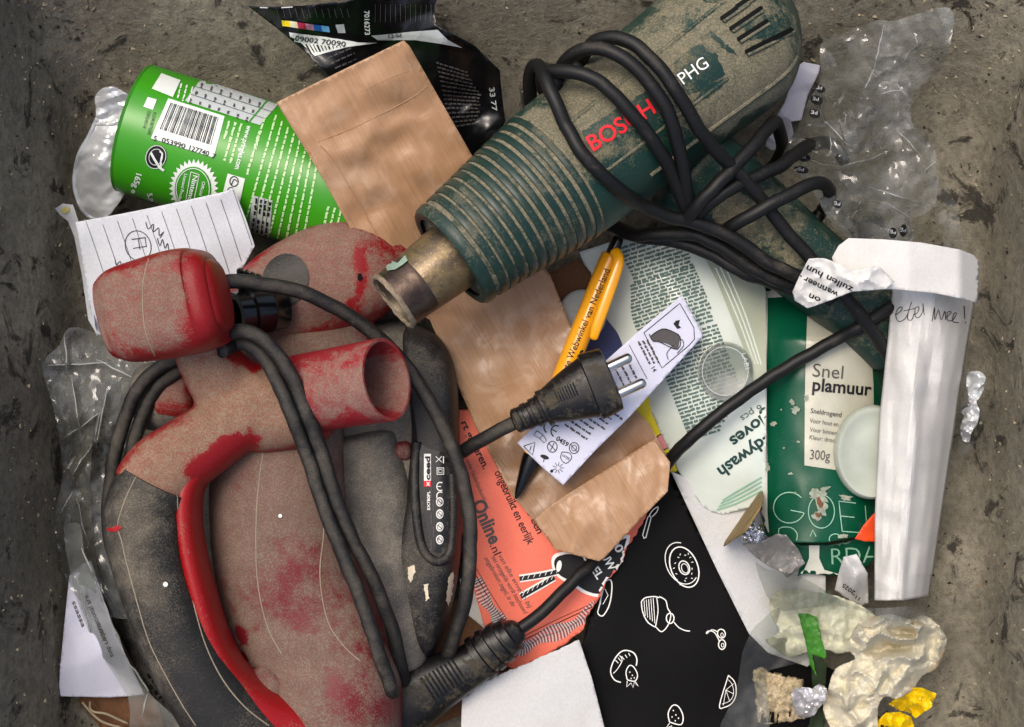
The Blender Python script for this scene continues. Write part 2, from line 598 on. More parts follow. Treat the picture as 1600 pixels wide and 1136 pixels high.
def film(name, tint='#e8ece8', haze=.05, gloss_r=.06, gl=.9, bump=.10, bs=18):
    """thin clear plastic: mostly see-through, glinting at folds, a little milky"""
    t = NT(name)
    n = t.n
    tr = t.new("ShaderNodeBsdfTransparent"); tr.inputs[0].default_value = lin(tint)
    gb = t.new("ShaderNodeBsdfGlossy"); gb.inputs['Roughness'].default_value = gloss_r
    df = t.new("ShaderNodeBsdfDiffuse"); df.inputs[0].default_value = (.62, .64, .62, 1)
    fr = t.new("ShaderNodeFresnel"); fr.inputs[0].default_value = 1.5
    bp = t.new("ShaderNodeBump"); bp.inputs['Strength'].default_value = bump; bp.inputs['Distance'].default_value = .003
    t.link(t.noise(bs, 3, .5, dist=1.2), bp.inputs['Height'])
    t.link(bp.outputs[0], gb.inputs['Normal']); t.link(bp.outputs[0], fr.inputs['Normal'])
    fac = t.math('MULTIPLY', fr.outputs[0], gl)
    m1 = t.new("ShaderNodeMixShader"); m1.inputs[0].default_value = haze
    t.link(t.remap(t.noise(22, 4), .4, .7, haze * .4, haze * 2), m1.inputs[0])
    t.link(tr.outputs[0], m1.inputs[1]); t.link(df.outputs[0], m1.inputs[2])
    m2 = t.new("ShaderNodeMixShader"); t.link(fac, m2.inputs[0])
    t.link(m1.outputs[0], m2.inputs[1]); t.link(gb.outputs[0], m2.inputs[2])
    t.link(m2.outputs[0], t.out.inputs[0])
    return t.m

def wallmat(name, a, b, dark, scale=14, tilt=None):
    t = NT(name)
    n1 = t.noise(scale, 7, .65, dist=.5); n2 = t.noise(scale * 2.3, 8, .72, dist=1.0); n3 = t.noise(1100, 3, .8); n4 = t.noise(170, 6, .75); n5 = t.noise(26, 6, .7, (1.0, .35, .35))
    c = t.mix(t.remap(n1, .35, .65), lin(a), lin(b))
    c = t.mix(t.remap(n4, .35, .7, 0, .65), c, tuple(x * .45 for x in lin(a)[:3]) + (1,))
    c = t.mix(t.remap(n2, .545, .62, 0, .9), c, lin(dark))
    c = t.mix(t.remap(n5, .60, .68, 0, .6), c, lin(dark))
    c = t.mix(t.remap(n3, .62, .75, 0, .55), c, lin('#b0a48c'))
    t.set(**{'Base Color': c, 'Roughness': t.remap(n4, .3, .7, .55, .95), 'Specular IOR Level': .35})
    t.bump(t.math('ADD', t.math('MULTIPLY', n2, 1.4), t.math('ADD', n4, t.math('MULTIPLY', n3, .35))), .8, .003)
    return t.m

M = {}
M['wall'] = wallmat('bin_wall_dirt', '#7b7668', '#9b9583', '#282622')
M['floor'] = wallmat('bin_floor_dirt', '#5c5448', '#776d5d', '#1d1a18')
M['white'] = paper('white_paper', '#cbcac6', .7, .03)
M['white2'] = paper('white_paper_soft', '#c2c3c3', .8, .04, '#a8a496', .35)
M['lined'] = paper('notepad_paper', '#c4c8ce', .75, .04, '#b9b8b4', .25)
M['leaflet'] = paper('leaflet_paper', '#c8cadb', .6, .02)
def kraftmat(name, col, pale, amt, rot):
    t = NT(name)
    a = t.noise(800, 3, .6, (1.0, .06, .06), rot=rot); b = t.noise(1000, 2, .5, (1.0, .02, .02), rot=rot); g = t.noise(55, 5, .6, dist=.8); h = t.noise(18, 3)
    c = lin(col)
    f = t.math('ADD', t.math('MULTIPLY', a, .5), t.math('MULTIPLY', b, .5))
    colr = t.mix(t.remap(f, .36, .64), tuple(x * .91 for x in c[:3]) + (1,), tuple(min(1, x * 1.05) for x in c[:3]) + (1,))
    m = t.math('MULTIPLY', t.remap(g, .48, .68), t.remap(h, .35, .6))
    colr = t.mix(t.math('MULTIPLY', m, amt), colr, lin(pale))  # painted sheen: paler patches mixed into the paper colour
    t.set(**{'Base Color': colr, 'Roughness': t.remap(g, .35, .65, .58, .30), 'Specular IOR Level': .42})
    t.bump(t.math('ADD', t.math('MULTIPLY', b, .5), t.math('MULTIPLY', g, 1.2)), .32, .0012)
    return t.m
M['kraft'] = kraftmat('kraft_paper', '#9f7b5a', '#c6ae97', .34, -.52)
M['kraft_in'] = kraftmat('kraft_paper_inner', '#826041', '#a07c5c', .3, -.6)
M['carton'] = paper('brown_carton', '#6b4a32', .85, .12, '#4a3222', .4)
M['salmon'] = paper('salmon_paper', '#e5725c', .62, .03, '#d9634a', .3, .08)
M['blackcard'] = plain('black_card', '#040405', .6, .14, var=.2, bump=.04, bs=900)
M['ink'] = plain('black_ink', '#17171a', .6, .3)
M['ink_grey'] = plain('grey_ink', '#4d4a4a', .6, .3)
M['ink_white'] = plain('white_ink', '#e6e6e2', .6, .3, var=.04)
M['ink_red'] = plain('red_ink', '#d8202c', .5, .3, var=.08)
M['ink_green'] = plain('green_ink', '#566d68', .6, .3)
M['ink_dgreen'] = plain('dark_green_ink', '#123a38', .6, .3)
M['ink_lgreen'] = plain('pale_green_ink', '#86b59c', .6, .3)
M['biro'] = plain('ballpoint_ink', '#33343c', .5, .3)
M['pouch'] = plain('black_foil_pouch', '#0e0e10', .27, .55, var=.3, bump=.25, bs=90)
M['can'] = plain('green_can_print', '#358f10', .33, .5, var=.06, vs=25)
M['can_white'] = plain('white_can_print', '#d9dfd9', .35, .5, var=.03)
M['can_small'] = plain('small_white_can_print', '#b4d6a0', .35, .5, var=.05)
M['can_grey'] = plain('silver_can_print', '#b9bfc0', .35, .5, var=.05)
M['can_rim'] = plain('can_rim_card', '#2f7d10', .5, .4)
M['foil'] = plain('silver_foil', '#cfd2d4', .32, .5, metal=.45, var=.12, bump=.3, bs=120)
M['foil_shiny'] = plain('shiny_foil', '#d8dade', .16, .5, metal=1.0, var=.1, bump=.5, bs=260)
M['foil_white'] = plain('white_foil', '#c6c6ca', .36, .5, metal=.55, var=.1, bump=.35, bs=300)
M['sachet'] = plain('grey_sachet', '#9b9995', .38, .5, metal=.25, var=.15, bump=.2, bs=150)
M['rubber'] = dusty('black_rubber_cord', '#0d0d0d', '#5d564b', .10, .2, 40, .52, .3, .2, .08, fine=1400)
M['rubber_dusty'] = dusty('dusty_rubber_cord', '#161617', '#625c52', .30, .25, 40, .55, .2, .2, .08, fine=1400)
M['plug'] = dusty('black_plug_plastic', '#101011', '#5b5342', .16, .3, 70, .38, .45, .25, .12)
M['steel'] = plain('steel_pin', '#cfcfcc', .22, .5, metal=1.0, var=.06)
M['darksteel'] = plain('dull_steel', '#8d8270', .42, .5, metal=.9, var=.2)
M['gun'] = dusty('dusty_green_shell', '#13332b', '#857c66', .52, .34, 30, .42, .55, .45, .2, fine=1000)
M['gun_clean'] = dusty('green_shell', '#12302a', '#7a735c', .26, .2, 40, .42, .5, .35, .14)
M['rib'] = dusty('green_rib', '#17302a', '#726c5a', .24, .26, 35, .36, .45, .3, .1)
M['groove'] = dusty('dust_in_grooves', '#2a3a30', '#8a806a', .66, .1, 60, .8, .5, .4, .2)
M['dark'] = plain('dark_void', '#070707', .8, .2)
M['red'] = dusty('dusty_red_plastic', '#7e090f', '#7b6f61', .42, .62, 26, .40, .62, .42, .25, fine=1150, soft=.19)
M['hub'] = dusty('dusty_red_hub', '#7e090f', '#887a65', .56, .60, 26, .40, .62, .42, .25, fine=1150, soft=.19)
M['red_clean'] = dusty('red_plastic', '#8f0a0f', '#8a6a5a', .16, .16, 40, .40, .4, .4, .14)
M['red_pipe'] = dusty('red_pipe_plastic', '#861822', '#807064', .42, .62, 34, .40, .6, .42, .22, fine=1150, soft=.2)
M['dome'] = dusty('dusty_motor_shell', '#64121a', '#766b5d', .74, .34, 20, .45, .7, .40, .25, fine=1150, soft=.2)
M['grey'] = dusty('dusty_grey_plastic', '#45433f', '#8b8274', .46, .42, 20, .5, .5, .34, .2, fine=1250, soft=.3)
M['grip'] = dusty('dusty_black_grip', '#1a1a19', '#6f675a', .30, .34, 26, .55, .5, .34, .2, fine=1250, soft=.34)
M['panel'] = dusty('dusty_black_panel', '#18181a', '#6a6459', .24, .30, 26, .48, .5, .34, .18, fine=1250, soft=.3)
M['seam'] = plain('dust_in_seam', '#8d8270', .9, .2)
M['label'] = plain('black_label', '#0c0c0d', .35, .5)
M['nozzle'] = None
M['yellow'] = plain('yellow_pen_plastic', '#f0a40c', .28, .5, var=.04, coat=.3)
M['black_gloss'] = plain('glossy_black_plastic', '#0b0b0c', .2, .5, var=.1)
M['pack'] = plain('white_wrapper_film', '#c9d2c9', .26, .5, var=.05, vs=30, bump=.12, bs=60)
M['pack_grey'] = plain('grey_green_wrapper_film', '#a5ab98', .3, .5, var=.07, vs=20, bump=.12, bs=60)
M['tube_green'] = dusty('green_tube_plastic', '#034a33', '#8b8d7c', .02, .05, 40, .28, .3, .12, .06)
M['tube_white'] = plain('white_tube_plastic', '#cdd0c6', .35, .5, var=.08, vs=40)
M['tube_cream'] = plain('cream_tube_label', '#b4b3a2', .35, .5, var=.07, vs=40)
M['cap'] = plain('milky_cap', '#a9b0a3', .35, .5, var=.08, vs=40)
M['blue'] = plain('blue_card', '#12235c', .5, .4)
M['greydisc'] = plain('grey_disc', '#8d9293', .45, .5, var=.1)
M['yellowcard'] = plain('yellow_card', '#d3c20f', .5, .4, var=.08)
M['tissue'] = paper('used_tissue', '#cec8b2', .95, .05, '#b8985c', .6, .25, 500, ss=48)
M['tissue2'] = paper('damp_tissue', '#c4c4ab', .8, .06, '#a49a70', .5, .2, 400, ss=30)
M['felt'] = paper('worn_felt', '#b3a384', .95, .25, '#80705a', .6, .8, 380, ss=30)
M['leaf'] = plain('green_leaf', '#316e10', .4, .4, var=.25, vs=90)
M['leaf_dark'] = plain('dark_leaf', '#22301a', .5, .4, var=.3)
M['dryleaf'] = plain('dry_leaf', '#8a7446', .7, .3, var=.3, vs=70)
M['orange'] = plain('orange_plastic', '#d9481a', .45, .4)
M['ywrap'] = plain('yellow_wrapper', '#e3bf0c', .25, .5, var=.08, bump=.2, bs=120)
M['fleck'] = plain('plaster_fleck', '#d0c4ac', .9, .2)
M['fleck2'] = plain('grey_plaster_smear', '#8f9686', .8, .3, var=.25, vs=300, bump=.4, bs=500)
M['yellowstain'] = plain('yellow_stain', '#c9c07a', .8, .2)
M['straw'] = plain('dry_straw', '#9b9078', .8, .2)
M['film'] = film('clear_film', '#e2e5e2', .10, .10, 1.0)
M['film_hazy'] = film('hazy_clear_film', '#e0e3dd', .065, .09, .8)
M['film_glint'] = film('film_fold_glint', '#f4f6f4', .30, .07, 1.0, .05)  # whiter than the bag film, so folds look as if they catch light
M['film_thin'] = film('thin_clear_film', '#eef0ee', .03)
M['clearcap'] = film('clear_plastic_lid', '#c0c6c0', .22, .12, 1.0, .1)
t = NT('burnt_nozzle_metal')
n1 = t.noise(40, 6, .7, dist=.8); n2 = t.noise(900, 3, .7); n3 = t.noise(120, 5)
c = t.mix(t.remap(n1, .4, .62), lin('#5f5346'), lin('#85724f'))
c = t.mix(t.remap(n3, .5, .66, 0, .7), c, lin('#4b3f38'))
c = t.mix(t.remap(n2, .55, .72, 0, .6), c, lin('#b5a67e'))
t.set(**{'Base Color': c, 'Metallic': .7, 'Roughness': t.remap(n1, .35, .65, .32, .55)})
t.bump(n3, .25)
M['nozzle'] = t.m
M['burnt'] = plain('burnt_steel', '#4d4038', .36, .5, metal=.75, var=.35, vs=120, bump=.3, bs=200)
M['scale'] = plain('pale_burnt_crust', '#7f7260', .8, .2, var=.25, vs=200, bump=.5, bs=300)
M['verdigris'] = plain('pale_green_paint_drip', '#7d9384', .6, .3, var=.15, vs=150)
# ------------------------------------------------------------------ the bin
def bin_outline(z, grow, rad=.035, n=10):
    x0, x1, y0, y1 = -.254 - grow - z * .12, .276 + grow + z * .10, -.275 - grow, .152 + grow + min(z, .105) * .95
    pts = []
    for cx, cy, a0 in ((x1 - rad, y1 - rad, 0), (x0 + rad, y1 - rad, 90), (x0 + rad, y0 + rad, 180), (x1 - rad, y0 + rad, 270)):
        for k in range(n):
            a = math.radians(a0 + 90 * k / (n - 1)); pts.append((cx + rad * math.cos(a), cy + rad * math.sin(a)))
    out = []
    m = len(pts)
    for i in range(m):
        a = pts[i]; b = pts[(i + 1) % m]
        k = 60 if (i + 1) % n == 0 else 1
        for q in range(k): out.append((lerp(a[0], b[0], q / k), lerp(a[1], b[1], q / k)))
    return out
mb = MB()
rings = []
levels = [(0.0, -.016), (.002, -.009), (.006, -.004), (.012, -.001)] + [(.02 + .006 * i, .001 + .006 * i * .075) for i in range(20)] + [(.139, .019), (.139, .025)]
for z, g in levels:
    ring = []
    for x, y in bin_outline(z, g):
        d = Vector((x, y, 0)).normalized()
        q = noise.noise(Vector((x * 9, y * 9, z * 9))) * .0022 + noise.noise(Vector((x * 40, y * 40, z * 40 + 5))) * .0007
        ring.append(Vector((x, y, z)) + d * q)
    rings.append(ring)
mb.rings(rings, False, False)
o = mb.build('bin_wall', M['wall'], loc=(0, 0, 0), angle=180)
tag(o, kind='structure')
vs = bin_outline(0, -.0075)
mb = MB(); mb.add([(x, y, .0012) for x, y in vs], [list(range(len(vs)))])
o = mb.build('bin_floor', M['wall'], loc=(0, 0, 0), smooth=False); tag(o, kind='structure')

# loose grit lying on the walls and floor
r = random.Random(77)
wall_b = BVHTree.FromPolygons([v for ring in rings for v in ring], [(i * len(ring) + j, i * len(ring) + (j + 1) % len(ring), (i + 1) * len(ring) + (j + 1) % len(ring), (i + 1) * len(ring) + j) for i in range(len(rings) - 1) for j in range(len(ring))])
mb = MB()
for i in range(9000):
    side = r.random()
    if side < .3: x, y = r.uniform(-25, 150), r.uniform(0, 1136)
    elif side < .6: x, y = r.uniform(1440, 1620), r.uniform(0, 1136)
    elif side < .95: x, y = r.uniform(0, 1600), r.uniform(-20, 190)
    else: x, y = r.uniform(100, 1500), r.uniform(100, 1136)
    a = P(x, y, .5); d = (P(x, y, 0) - a).normalized()
    h = wall_b.ray_cast(a, d)
    p = h[0] if h[0] is not None else P(x, y, .0014)
    q = .0003 + .0014 * r.random() ** 5
    vs = [p + Vector((r.uniform(-1, 1), r.uniform(-1, 1), r.uniform(-.4, 1))) * q for _ in range(5)]
    mb.add(vs, [(0, 1, 2), (0, 2, 3), (0, 3, 1), (1, 2, 4), (2, 3, 4), (3, 1, 4)], r.choice((0, 0, 1, 2)))
o = mb.build('grit', [plain('grit_brown', '#6e6351', .95, .2), plain('grit_pale', '#9f937c', .95, .2), plain('grit_dark', '#2b2621', .95, .2)], loc=(0, 0, 0), smooth=False)
tag(o, 'brown and pale grit sticking to the bin walls and floor', 'grit', kind='stuff')
# ------------------------------------------------------------------ heat gun
def gpx(a):
    """station a (px along the barrel, 0 = front of ribbed sleeve) -> px,py,z"""
    t = (a + 115) / 805.0
    return 705 + .79 * a, 402 - .61 * a, lerp(.126, .070, t)
GA, GB = P(*gpx(-115)), P(*gpx(690))
GT = (GB - GA).normalized()
def gaxis(a):
    return P(*gpx(a)), GT
def gr(a, r): return r * sc(gpx(a)[2])
gun = thing('heat_gun', P(960, 230, .02), 'dark green heat gun covered in beige dust, wound with its own black cord', 'heat gun')
# ribbed sleeve
prof = [(4, 40), (4, 84), (8, 88)] + [(a, lerp(88, 112, a / 207)) for a in range(12, 212, 8)] + [(214, 113)]
sleeve = lathe(gaxis, [(a, gr(a, r)) for a, r in prof], 56).build('sleeve', M['groove'], gun)
NR = 12
for i in range(NR):
    a0 = lerp(-1, 206, (i / NR) ** 1.0); w = lerp(14.0, 10.5, i / NR) if i else 21
    if i == 0: pr = [(-2, 74), (-4, 80), (-3, 87), (2, 91), (8, 92.5), (15, 92.5), (18, 88)]
    else:
        a0 = lerp(18, 206, (i - .65) / (NR - 1)); R = lerp(91, 115, a0 / 207)
        pr = [(a0, R - 4.5), (a0 + .6, R - .8), (a0 + 2, R), (a0 + w - 2, R + 1.2), (a0 + w - .6, R + .4), (a0 + w, R - 3.5)]
    lathe(gaxis, [(a, gr(a, r)) for a, r in pr], 56).build('rib', M['rib'], gun if True else sleeve)
# dark throat of the sleeve
lathe(gaxis, [(-2, gr(0, 76)), (30, gr(0, 74)), (31, gr(0, 30))], 40).build('sleeve_throat', M['dark'], gun)
# body: turned shell, a little flattened by the seam ledge
bodyprof = [(206, 108), (212, 113.5), (230, 115), (300, 117), (424, 118), (500, 121), (545, 121.5), (572, 117), (594, 106), (614, 90), (636, 64), (652, 38), (661, 12)]
bp = [tuple(p) for p in spline(bodyprof, 4)]
body_mb = lathe(gaxis, [(a, gr(a, r)) for a, r in bp], 72, cap=True)
body = paint(body_mb.build('body', M['gun'], gun, angle=60), [(1130, 60, 90, .35), (1190, 130, 70, .25), (930, 140, 60, .3), (850, 180, 40, .2), (1000, 300, 80, -.6), (1080, 250, 50, -.5), (1120, 220, 40, .1), (940, 330, 50, -.4)])
ink = Ink(body_mb, .0004)
def on_gun(a, s, th):
    pass
# seam ledges running along the barrel
def gsurf(a, ang, lift=0.0):
    c, T = gaxis(a)
    rr = np.interp(a, [p[0] for p in bp], [p[1] for p in bp])
    s = T.cross(Vector((0, 0, 1))).normalized(); u = s.cross(T).normalized()
    t = math.radians(ang)
    return c + (s * math.cos(t) + u * math.sin(t)) * (gr(a, rr) + lift)
for ang, a0, a1, r in ((112, 225, 540, .0013), (66, 225, 470, .0013), (38, 300, 590, .0016)):
    m = MB(); m.tube([gsurf(a, ang, -.0004) for a in np.linspace(a0, a1, 40)], r, 8); m.build('shell_seam', M['gun'], gun)
# raised grip pad at the rear flank
m = MB()
pad = [(470, 30), (560, 10), (640, 22), (655, 40), (600, 34), (540, 34), (500, 48)]
# wiped patches with name
badge1 = [(908, 205), (1030, 130), (1052, 168), (1050, 205), (950, 262), (930, 258)]
ink.poly(M['gun_clean'], rough(badge1, 3.2), 7)
badge2 = [(1050, 100), (1085, 72), (1097, 70), (1106, 82), (1120, 84), (1132, 116), (1100, 140), (1075, 148), (1060, 125)]
ink.poly(M['gun_clean'], rough(badge2, 3.2), 7)
ink.poly(M['gun_clean'], rough([(1108, 132), (1130, 122), (1128, 136), (1092, 158), (1080, 160)], 3.2), 7)
ink.poly(M['gun_clean'], rough([(1108, 48), (1122, 58), (1146, 80), (1150, 86), (1134, 78), (1112, 58)], 3.2), 6)
ink.poly(M['gun_clean'], rough([(1160, 40), (1190, 26), (1210, 22), (1236, 42), (1228, 58), (1180, 84), (1166, 78), (1200, 58), (1170, 62)], 3.2), 6)
ink.poly(M['gun_clean'], rough([(1085, -14), (1110, -8), (1130, -2), (1124, 5), (1100, 3)], 3.2), 6)
ink.build(gun, {M['gun_clean'].name: 'wiped_patch'})
ink = Ink(body_mb, .0008)
ink.text(M['ink_red'], 'BOSCH', 925, 238, 25, 32, .016, width=118)
ink.text(M['ink_white'], 'PHG', 1066, 134, 19, 36, .0, width=52)
ink.build(gun)
# vent slots
ink = Ink(body_mb, .0007)
for (x0, y0), (x1, y1) in (((1127, 30), (1166, 3)), ((1141, 46), (1189, 13)), ((1153, 62), (1198, 33)), ((1165, 81), (1236, 46)), ((1150, 12), (1176, -6))):
    L = math.hypot(x1 - x0, y1 - y0); nx, ny = -(y1 - y0) / L * 3.6, (x1 - x0) / L * 3.6
    k = Ink(body_mb, .0007)
    k.poly(M['dark'], [(x0 + nx, y0 + ny), (x1 + nx, y1 + ny), (x1 + (x1 - x0) / L * 2.5, y1 + (y1 - y0) / L * 2.5), (x1 - nx, y1 - ny), (x0 - nx, y0 - ny), (x0 - (x1 - x0) / L * 2.5, y0 - (y1 - y0) / L * 2.5)], 6)
    k.build(gun, {M['dark'].name: 'vent_slot'})
    m = MB(); q = [k.pt(x0 + nx * 1.5, y0 + ny * 1.5), k.pt((x0 + x1) / 2 + nx * 1.5, (y0 + y1) / 2 + ny * 1.5), k.pt(x1 + nx * 1.5, y1 + ny * 1.5)]
    m.tube(q, .0009, 8); m.build('vent_rib', M['gun'], gun)
# nozzle
lathe(gaxis, [(a, gr(a, r)) for a, r in ((40, 56), (8, 56), (-20, 54.5), (-62, 52), (-66, 50.5))], 48).build('nozzle', M['nozzle'], gun)
lathe(gaxis, [(a, gr(a, r)) for a, r in ((-63, 50.5), (-68, 51.6), (-72, 51), (-90, 49.8), (-104, 49), (-110, 48.5))], 48).build('nozzle_tip', M['burnt'], gun)
m = MB()
rings = []
for a, r in ((-108, 48.5), (-111, 50.5), (-115, 50.5), (-117, 49), (-117, 45.5), (-112, 43.5)):
    c, T = gaxis(a); s = T.cross(Vector((0, 0, 1))).normalized(); u = s.cross(T).normalized()
    rings.append([c + (s * math.cos(t) + u * math.sin(t)) * gr(a, r) * (1 + .03 * noise.noise(Vector((math.cos(t) * 4, math.sin(t) * 4, a * .3)))) + T * .0007 * noise.noise(Vector((math.cos(t) * 5, math.sin(t) * 5, 3 + a * .1))) for t in [2 * math.pi * k / 64 for k in range(64)]])
m.rings(rings, False, False); m.build('nozzle_rim', M['scale'], gun)
lathe(gaxis, [(-114, gr(0, 44)), (-60, gr(0, 43)), (-59, gr(0, 1))], 40).build('nozzle_bore', M['darksteel'], gun)
for s0 in range(5):     # heating element vanes inside the bore
    c, T = gaxis(-85); s = T.cross(Vector((0, 0, 1))).normalized(); u = s.cross(T).normalized(); t = s0 * math.pi / 5
    d = s * math.cos(t) + u * math.sin(t)
    m = MB(); m.tube([c + d * .0135, c, c - d * .0135], .0007, 6); m.build('heating_vane', M['dark'], gun)
nz_mb = lathe(gaxis, [(a, gr(a, r)) for a, r in ((8, 56), (-20, 54.5), (-62, 52), (-110, 48.5))], 48)
k = Ink(nz_mb, .0006)
k.poly(M['verdigris'], [(604, 418), (612, 408), (622, 412), (634, 400), (638, 408), (628, 416), (618, 422), (606, 424)], 4)
k.build(gun, {M['verdigris'].name: 'paint_drip'})
# handle
hs = [(1075, 262, .062, 78, .030), (1135, 310, .058, 74, .027), (1200, 362, .054, 66, .025), (1270, 420, .050, 62, .024), (1340, 478, .046, 60, .023), (1400, 530, .042, 60, .022)]
h_mb = sweep(hs, 36, 2.8, 6, rnd=.01)
h_mb.build('handle', M['gun_clean'], gun)
k = Ink(h_mb, .0005)
k.poly(M['gun'], rough([(1110, 330), (1150, 296), (1185, 318), (1214, 352), (1200, 384), (1165, 402), (1130, 372)], 7), 7)
k.poly(M['gun'], rough([(1200, 268), (1216, 258), (1240, 290), (1226, 296)], 7), 7)
k.poly(M['gun'], rough([(1215, 395), (1235, 372), (1262, 400), (1240, 425)], 7), 7)
k.build(gun, {M['gun'].name: 'dust_patch'})
# trigger
m = sweep([(1100, 345, .062, 16, .012), (1130, 362, .062, 18, .013), (1158, 380, .060, 14, .011)], 16, 2.6, 4, rnd=.004); m.build('trigger', M['black_gloss'], gun)
# cord wound over it: one cord in several visible runs
def cable(name, pts, r=.0035, mat=None, parent=None, sub=8, n=14, rest=()):
    S = [list(p) for p in spline(pts, sub)]
    for q in S:
        q[0] += 1.6 * noise.noise(Vector((q[0] / 23, q[1] / 23, 1.5))); q[1] += 1.6 * noise.noise(Vector((q[0] / 23, q[1] / 23, 7.5)))
    lift = []
    for q in S:                     # let the cord rest on what lies below instead of sinking in
        dz = 0.0
        for bv in rest:
            a_ = P(q[0], q[1], .6); h_ = bv.ray_cast(a_, (P(q[0], q[1], 0) - a_).normalized())
            if h_[0] is not None:
                need = h_[0].z + r * .92 - q[2]
                if 0 < need < .02: dz = max(dz, need)
        lift.append(dz)
    for _ in range(3): lift = [max(lift[i], .25 * lift[max(i - 1, 0)] + .5 * lift[i] + .25 * lift[min(i + 1, len(lift) - 1)]) for i in range(len(lift))]
    m = MB(); m.tube([P(q[0], q[1], q[2] + dz) for q, dz in zip(S, lift)], r, n)
    return m.build(name, mat or M['rubber'], parent, angle=180)
R = .0037
gun_rest = [body_mb.bvh(), h_mb.bvh(), lathe(gaxis, [(a, gr(a, r)) for a, r in ((0, 92), (207, 116))], 40).bvh()]
runs = [
 [(838, 196, .07), (828, 150, .095), (829, 112, .112), (840, 103, .122), (852, 124, .137), (866, 156, .142), (884, 195, .141), (906, 234, .137), (940, 272, .131), (985, 310, .118), (1040, 336, .104), (1100, 352, .098), (1150, 375, .094), (1200, 410, .090), (1250, 432, .086), (1300, 446, .080)],
 [(850, 140, .105), (848, 118, .125), (870, 111, .136), (905, 115, .142), (943, 133, .144), (986, 176, .142), (1026, 229, .134), (1054, 280, .118), (1070, 322, .104), (1085, 345, .09)],
 [(866, 150, .1), (880, 100, .125), (915, 76, .138), (962, 84, .1435), (1008, 122, .1435), (1042, 172, .1395), (1060, 229, .130), (1070, 286, .116), (1080, 332, .100)],
 [(900, 110, .1), (928, 66, .128), (975, 62, .139), (1020, 94, .1435), (1056, 141, .142), (1088, 194, .133), (1120, 238, .121), (1146, 262, .111), (1180, 300, .102), (1216, 346, .094), (1262, 398, .088), (1310, 452, .084), (1350, 500, .078), (1384, 548, .066), (1404, 590, .05), (1420, 630, .035)],
 [(1206, 262, .03), (1222, 236, .048), (1220, 212, .07), (1211, 190, .088), (1196, 204, .098), (1168, 238, .108), (1125, 284, .114), (1092, 318, .110), (1070, 345, .1)],
 [(1318, 250, .02), (1300, 224, .04), (1268, 226, .066), (1240, 243, .084), (1214, 262, .094), (1150, 290, .106), (1105, 320, .106), (1085, 340, .096)],
 [(1130, 362, .084), (1150, 348, .098), (1200, 322, .104), (1246, 298, .1), (1272, 287, .094), (1290, 290, .086), (1296, 310, .07), (1280, 336, .05), (1262, 356, .035)],
 [(940, 340, .045), (985, 366, .064), (1020, 366, .075), (1080, 366, .082), (1120, 382, .083), (1165, 412, .081), (1215, 438, .078), (1260, 446, .072), (1300, 470, .066)],
 [(950, 350, .04), (1000, 370, .062), (1050, 376, .07), (1110, 396, .072), (1160, 425, .073), (1205, 440, .07), (1240, 452, .064), (1330, 470, .05), (1372, 540, .03)],
 [(1395, 480, .066), (1345, 510, .064), (1280, 545, .062), (1200, 592, .060), (1130, 642, .062), (1080, 684, .058), (1048, 718, .044), (1020, 760, .030), (985, 806, .0295), (950, 850, .0335), (918, 886, .043), (880, 924, .049), (840, 962, .052), (800, 992, .054)],
]
for i, p in enumerate(runs):
    cable('power_cord', p, R if i < 7 else (.0038 if i != 9 else .0036), M['rubber'], gun, 8, rest=gun_rest)
# plug at the end of the cord
def plug(parent, c0, c1, z0, z1, wmul=1.0, head=True, mat=None):
    pass
pl = MB()
st = [(806, 986, .054, 20, .0068), (790, 998, .054, 30, .0095), (764, 1016, .053, 32, .0105), (744, 1034, .052, 33, .011), (712, 1052, .051, 38, .0125), (672, 1072, .050, 48, .0145), (640, 1090, .049, 54, .0165), (616, 1108, .048, 56, .017)]
pmb = sweep(st, 32, 2.6, 5, rnd=.004)
plug1 = pmb.build('plug', M['plug'], gun)
for i, (x, y, w) in enumerate(((797, 993, 29), (783, 1003, 34), (768, 1014, 36), (753, 1026, 37))):
    m = sweep([(x + 4, y - 3, .054, w, .0112), (x - 4, y + 3, .0535, w + 1, .0116)], 28, 2.2, 2, rnd=.0008); m.build('strain_relief_ring', M['plug'], plug1)
for k in range(9):
    x, y = 716 - k * 6, 1044 + k * 3.6
    m = MB(); kk = Ink(pmb, .0002)
    m.tube([kk.pt(x - 10 + 22 * q, y - 14 + 34 * q) for q in (0, .25, .5, .75, 1)], .0006, 6); m.build('grip_ridge', M['plug'], plug1)
for dx, dy in ((0, 0), (34, 26)):
    m = MB(); m.tube([P(628 + dx * 1.1, 1112 + dy, .049), P(608 + dx, 1128 + dy, .0485), P(592 + dx, 1142 + dy, .048)], .0024, 14); m.build('pin', M['darksteel'], plug1)
# ------------------------------------------------------------------ sander
sd = thing('power_sander', P(450, 800, .01), 'red and grey power sander thick with plaster dust, red front knob and black rubber handle', 'power sander')
def cs(pts, n=5): return closed_spline(pts, n)
# grey lower housing
hout = cs([(250, 610), (320, 560), (450, 540), (560, 505), (640, 505), (690, 540), (712, 620), (716, 780), (706, 920), (680, 1010), (640, 1036), (560, 1050), (470, 1100), (330, 1120), (270, 1040), (248, 900), (242, 740)])
house_mb = pillow(hout, .012, .066, 5.5, 12); house_mb.build('housing', M['grey'], sd, angle=60)
# black flank with label recess
pout = cs([(628, 512), (668, 512), (700, 545), (715, 600), (719, 700), (723, 800), (716, 900), (694, 990), (668, 1034), (640, 1030), (618, 990), (606, 930), (612, 860), (628, 790), (636, 720), (640, 660), (634, 590)])
panel_mb = pillow(pout, .012, .0745, 4.5, 12, (668, 770)); panel_mb.build('side_panel', M['panel'], sd, angle=60)
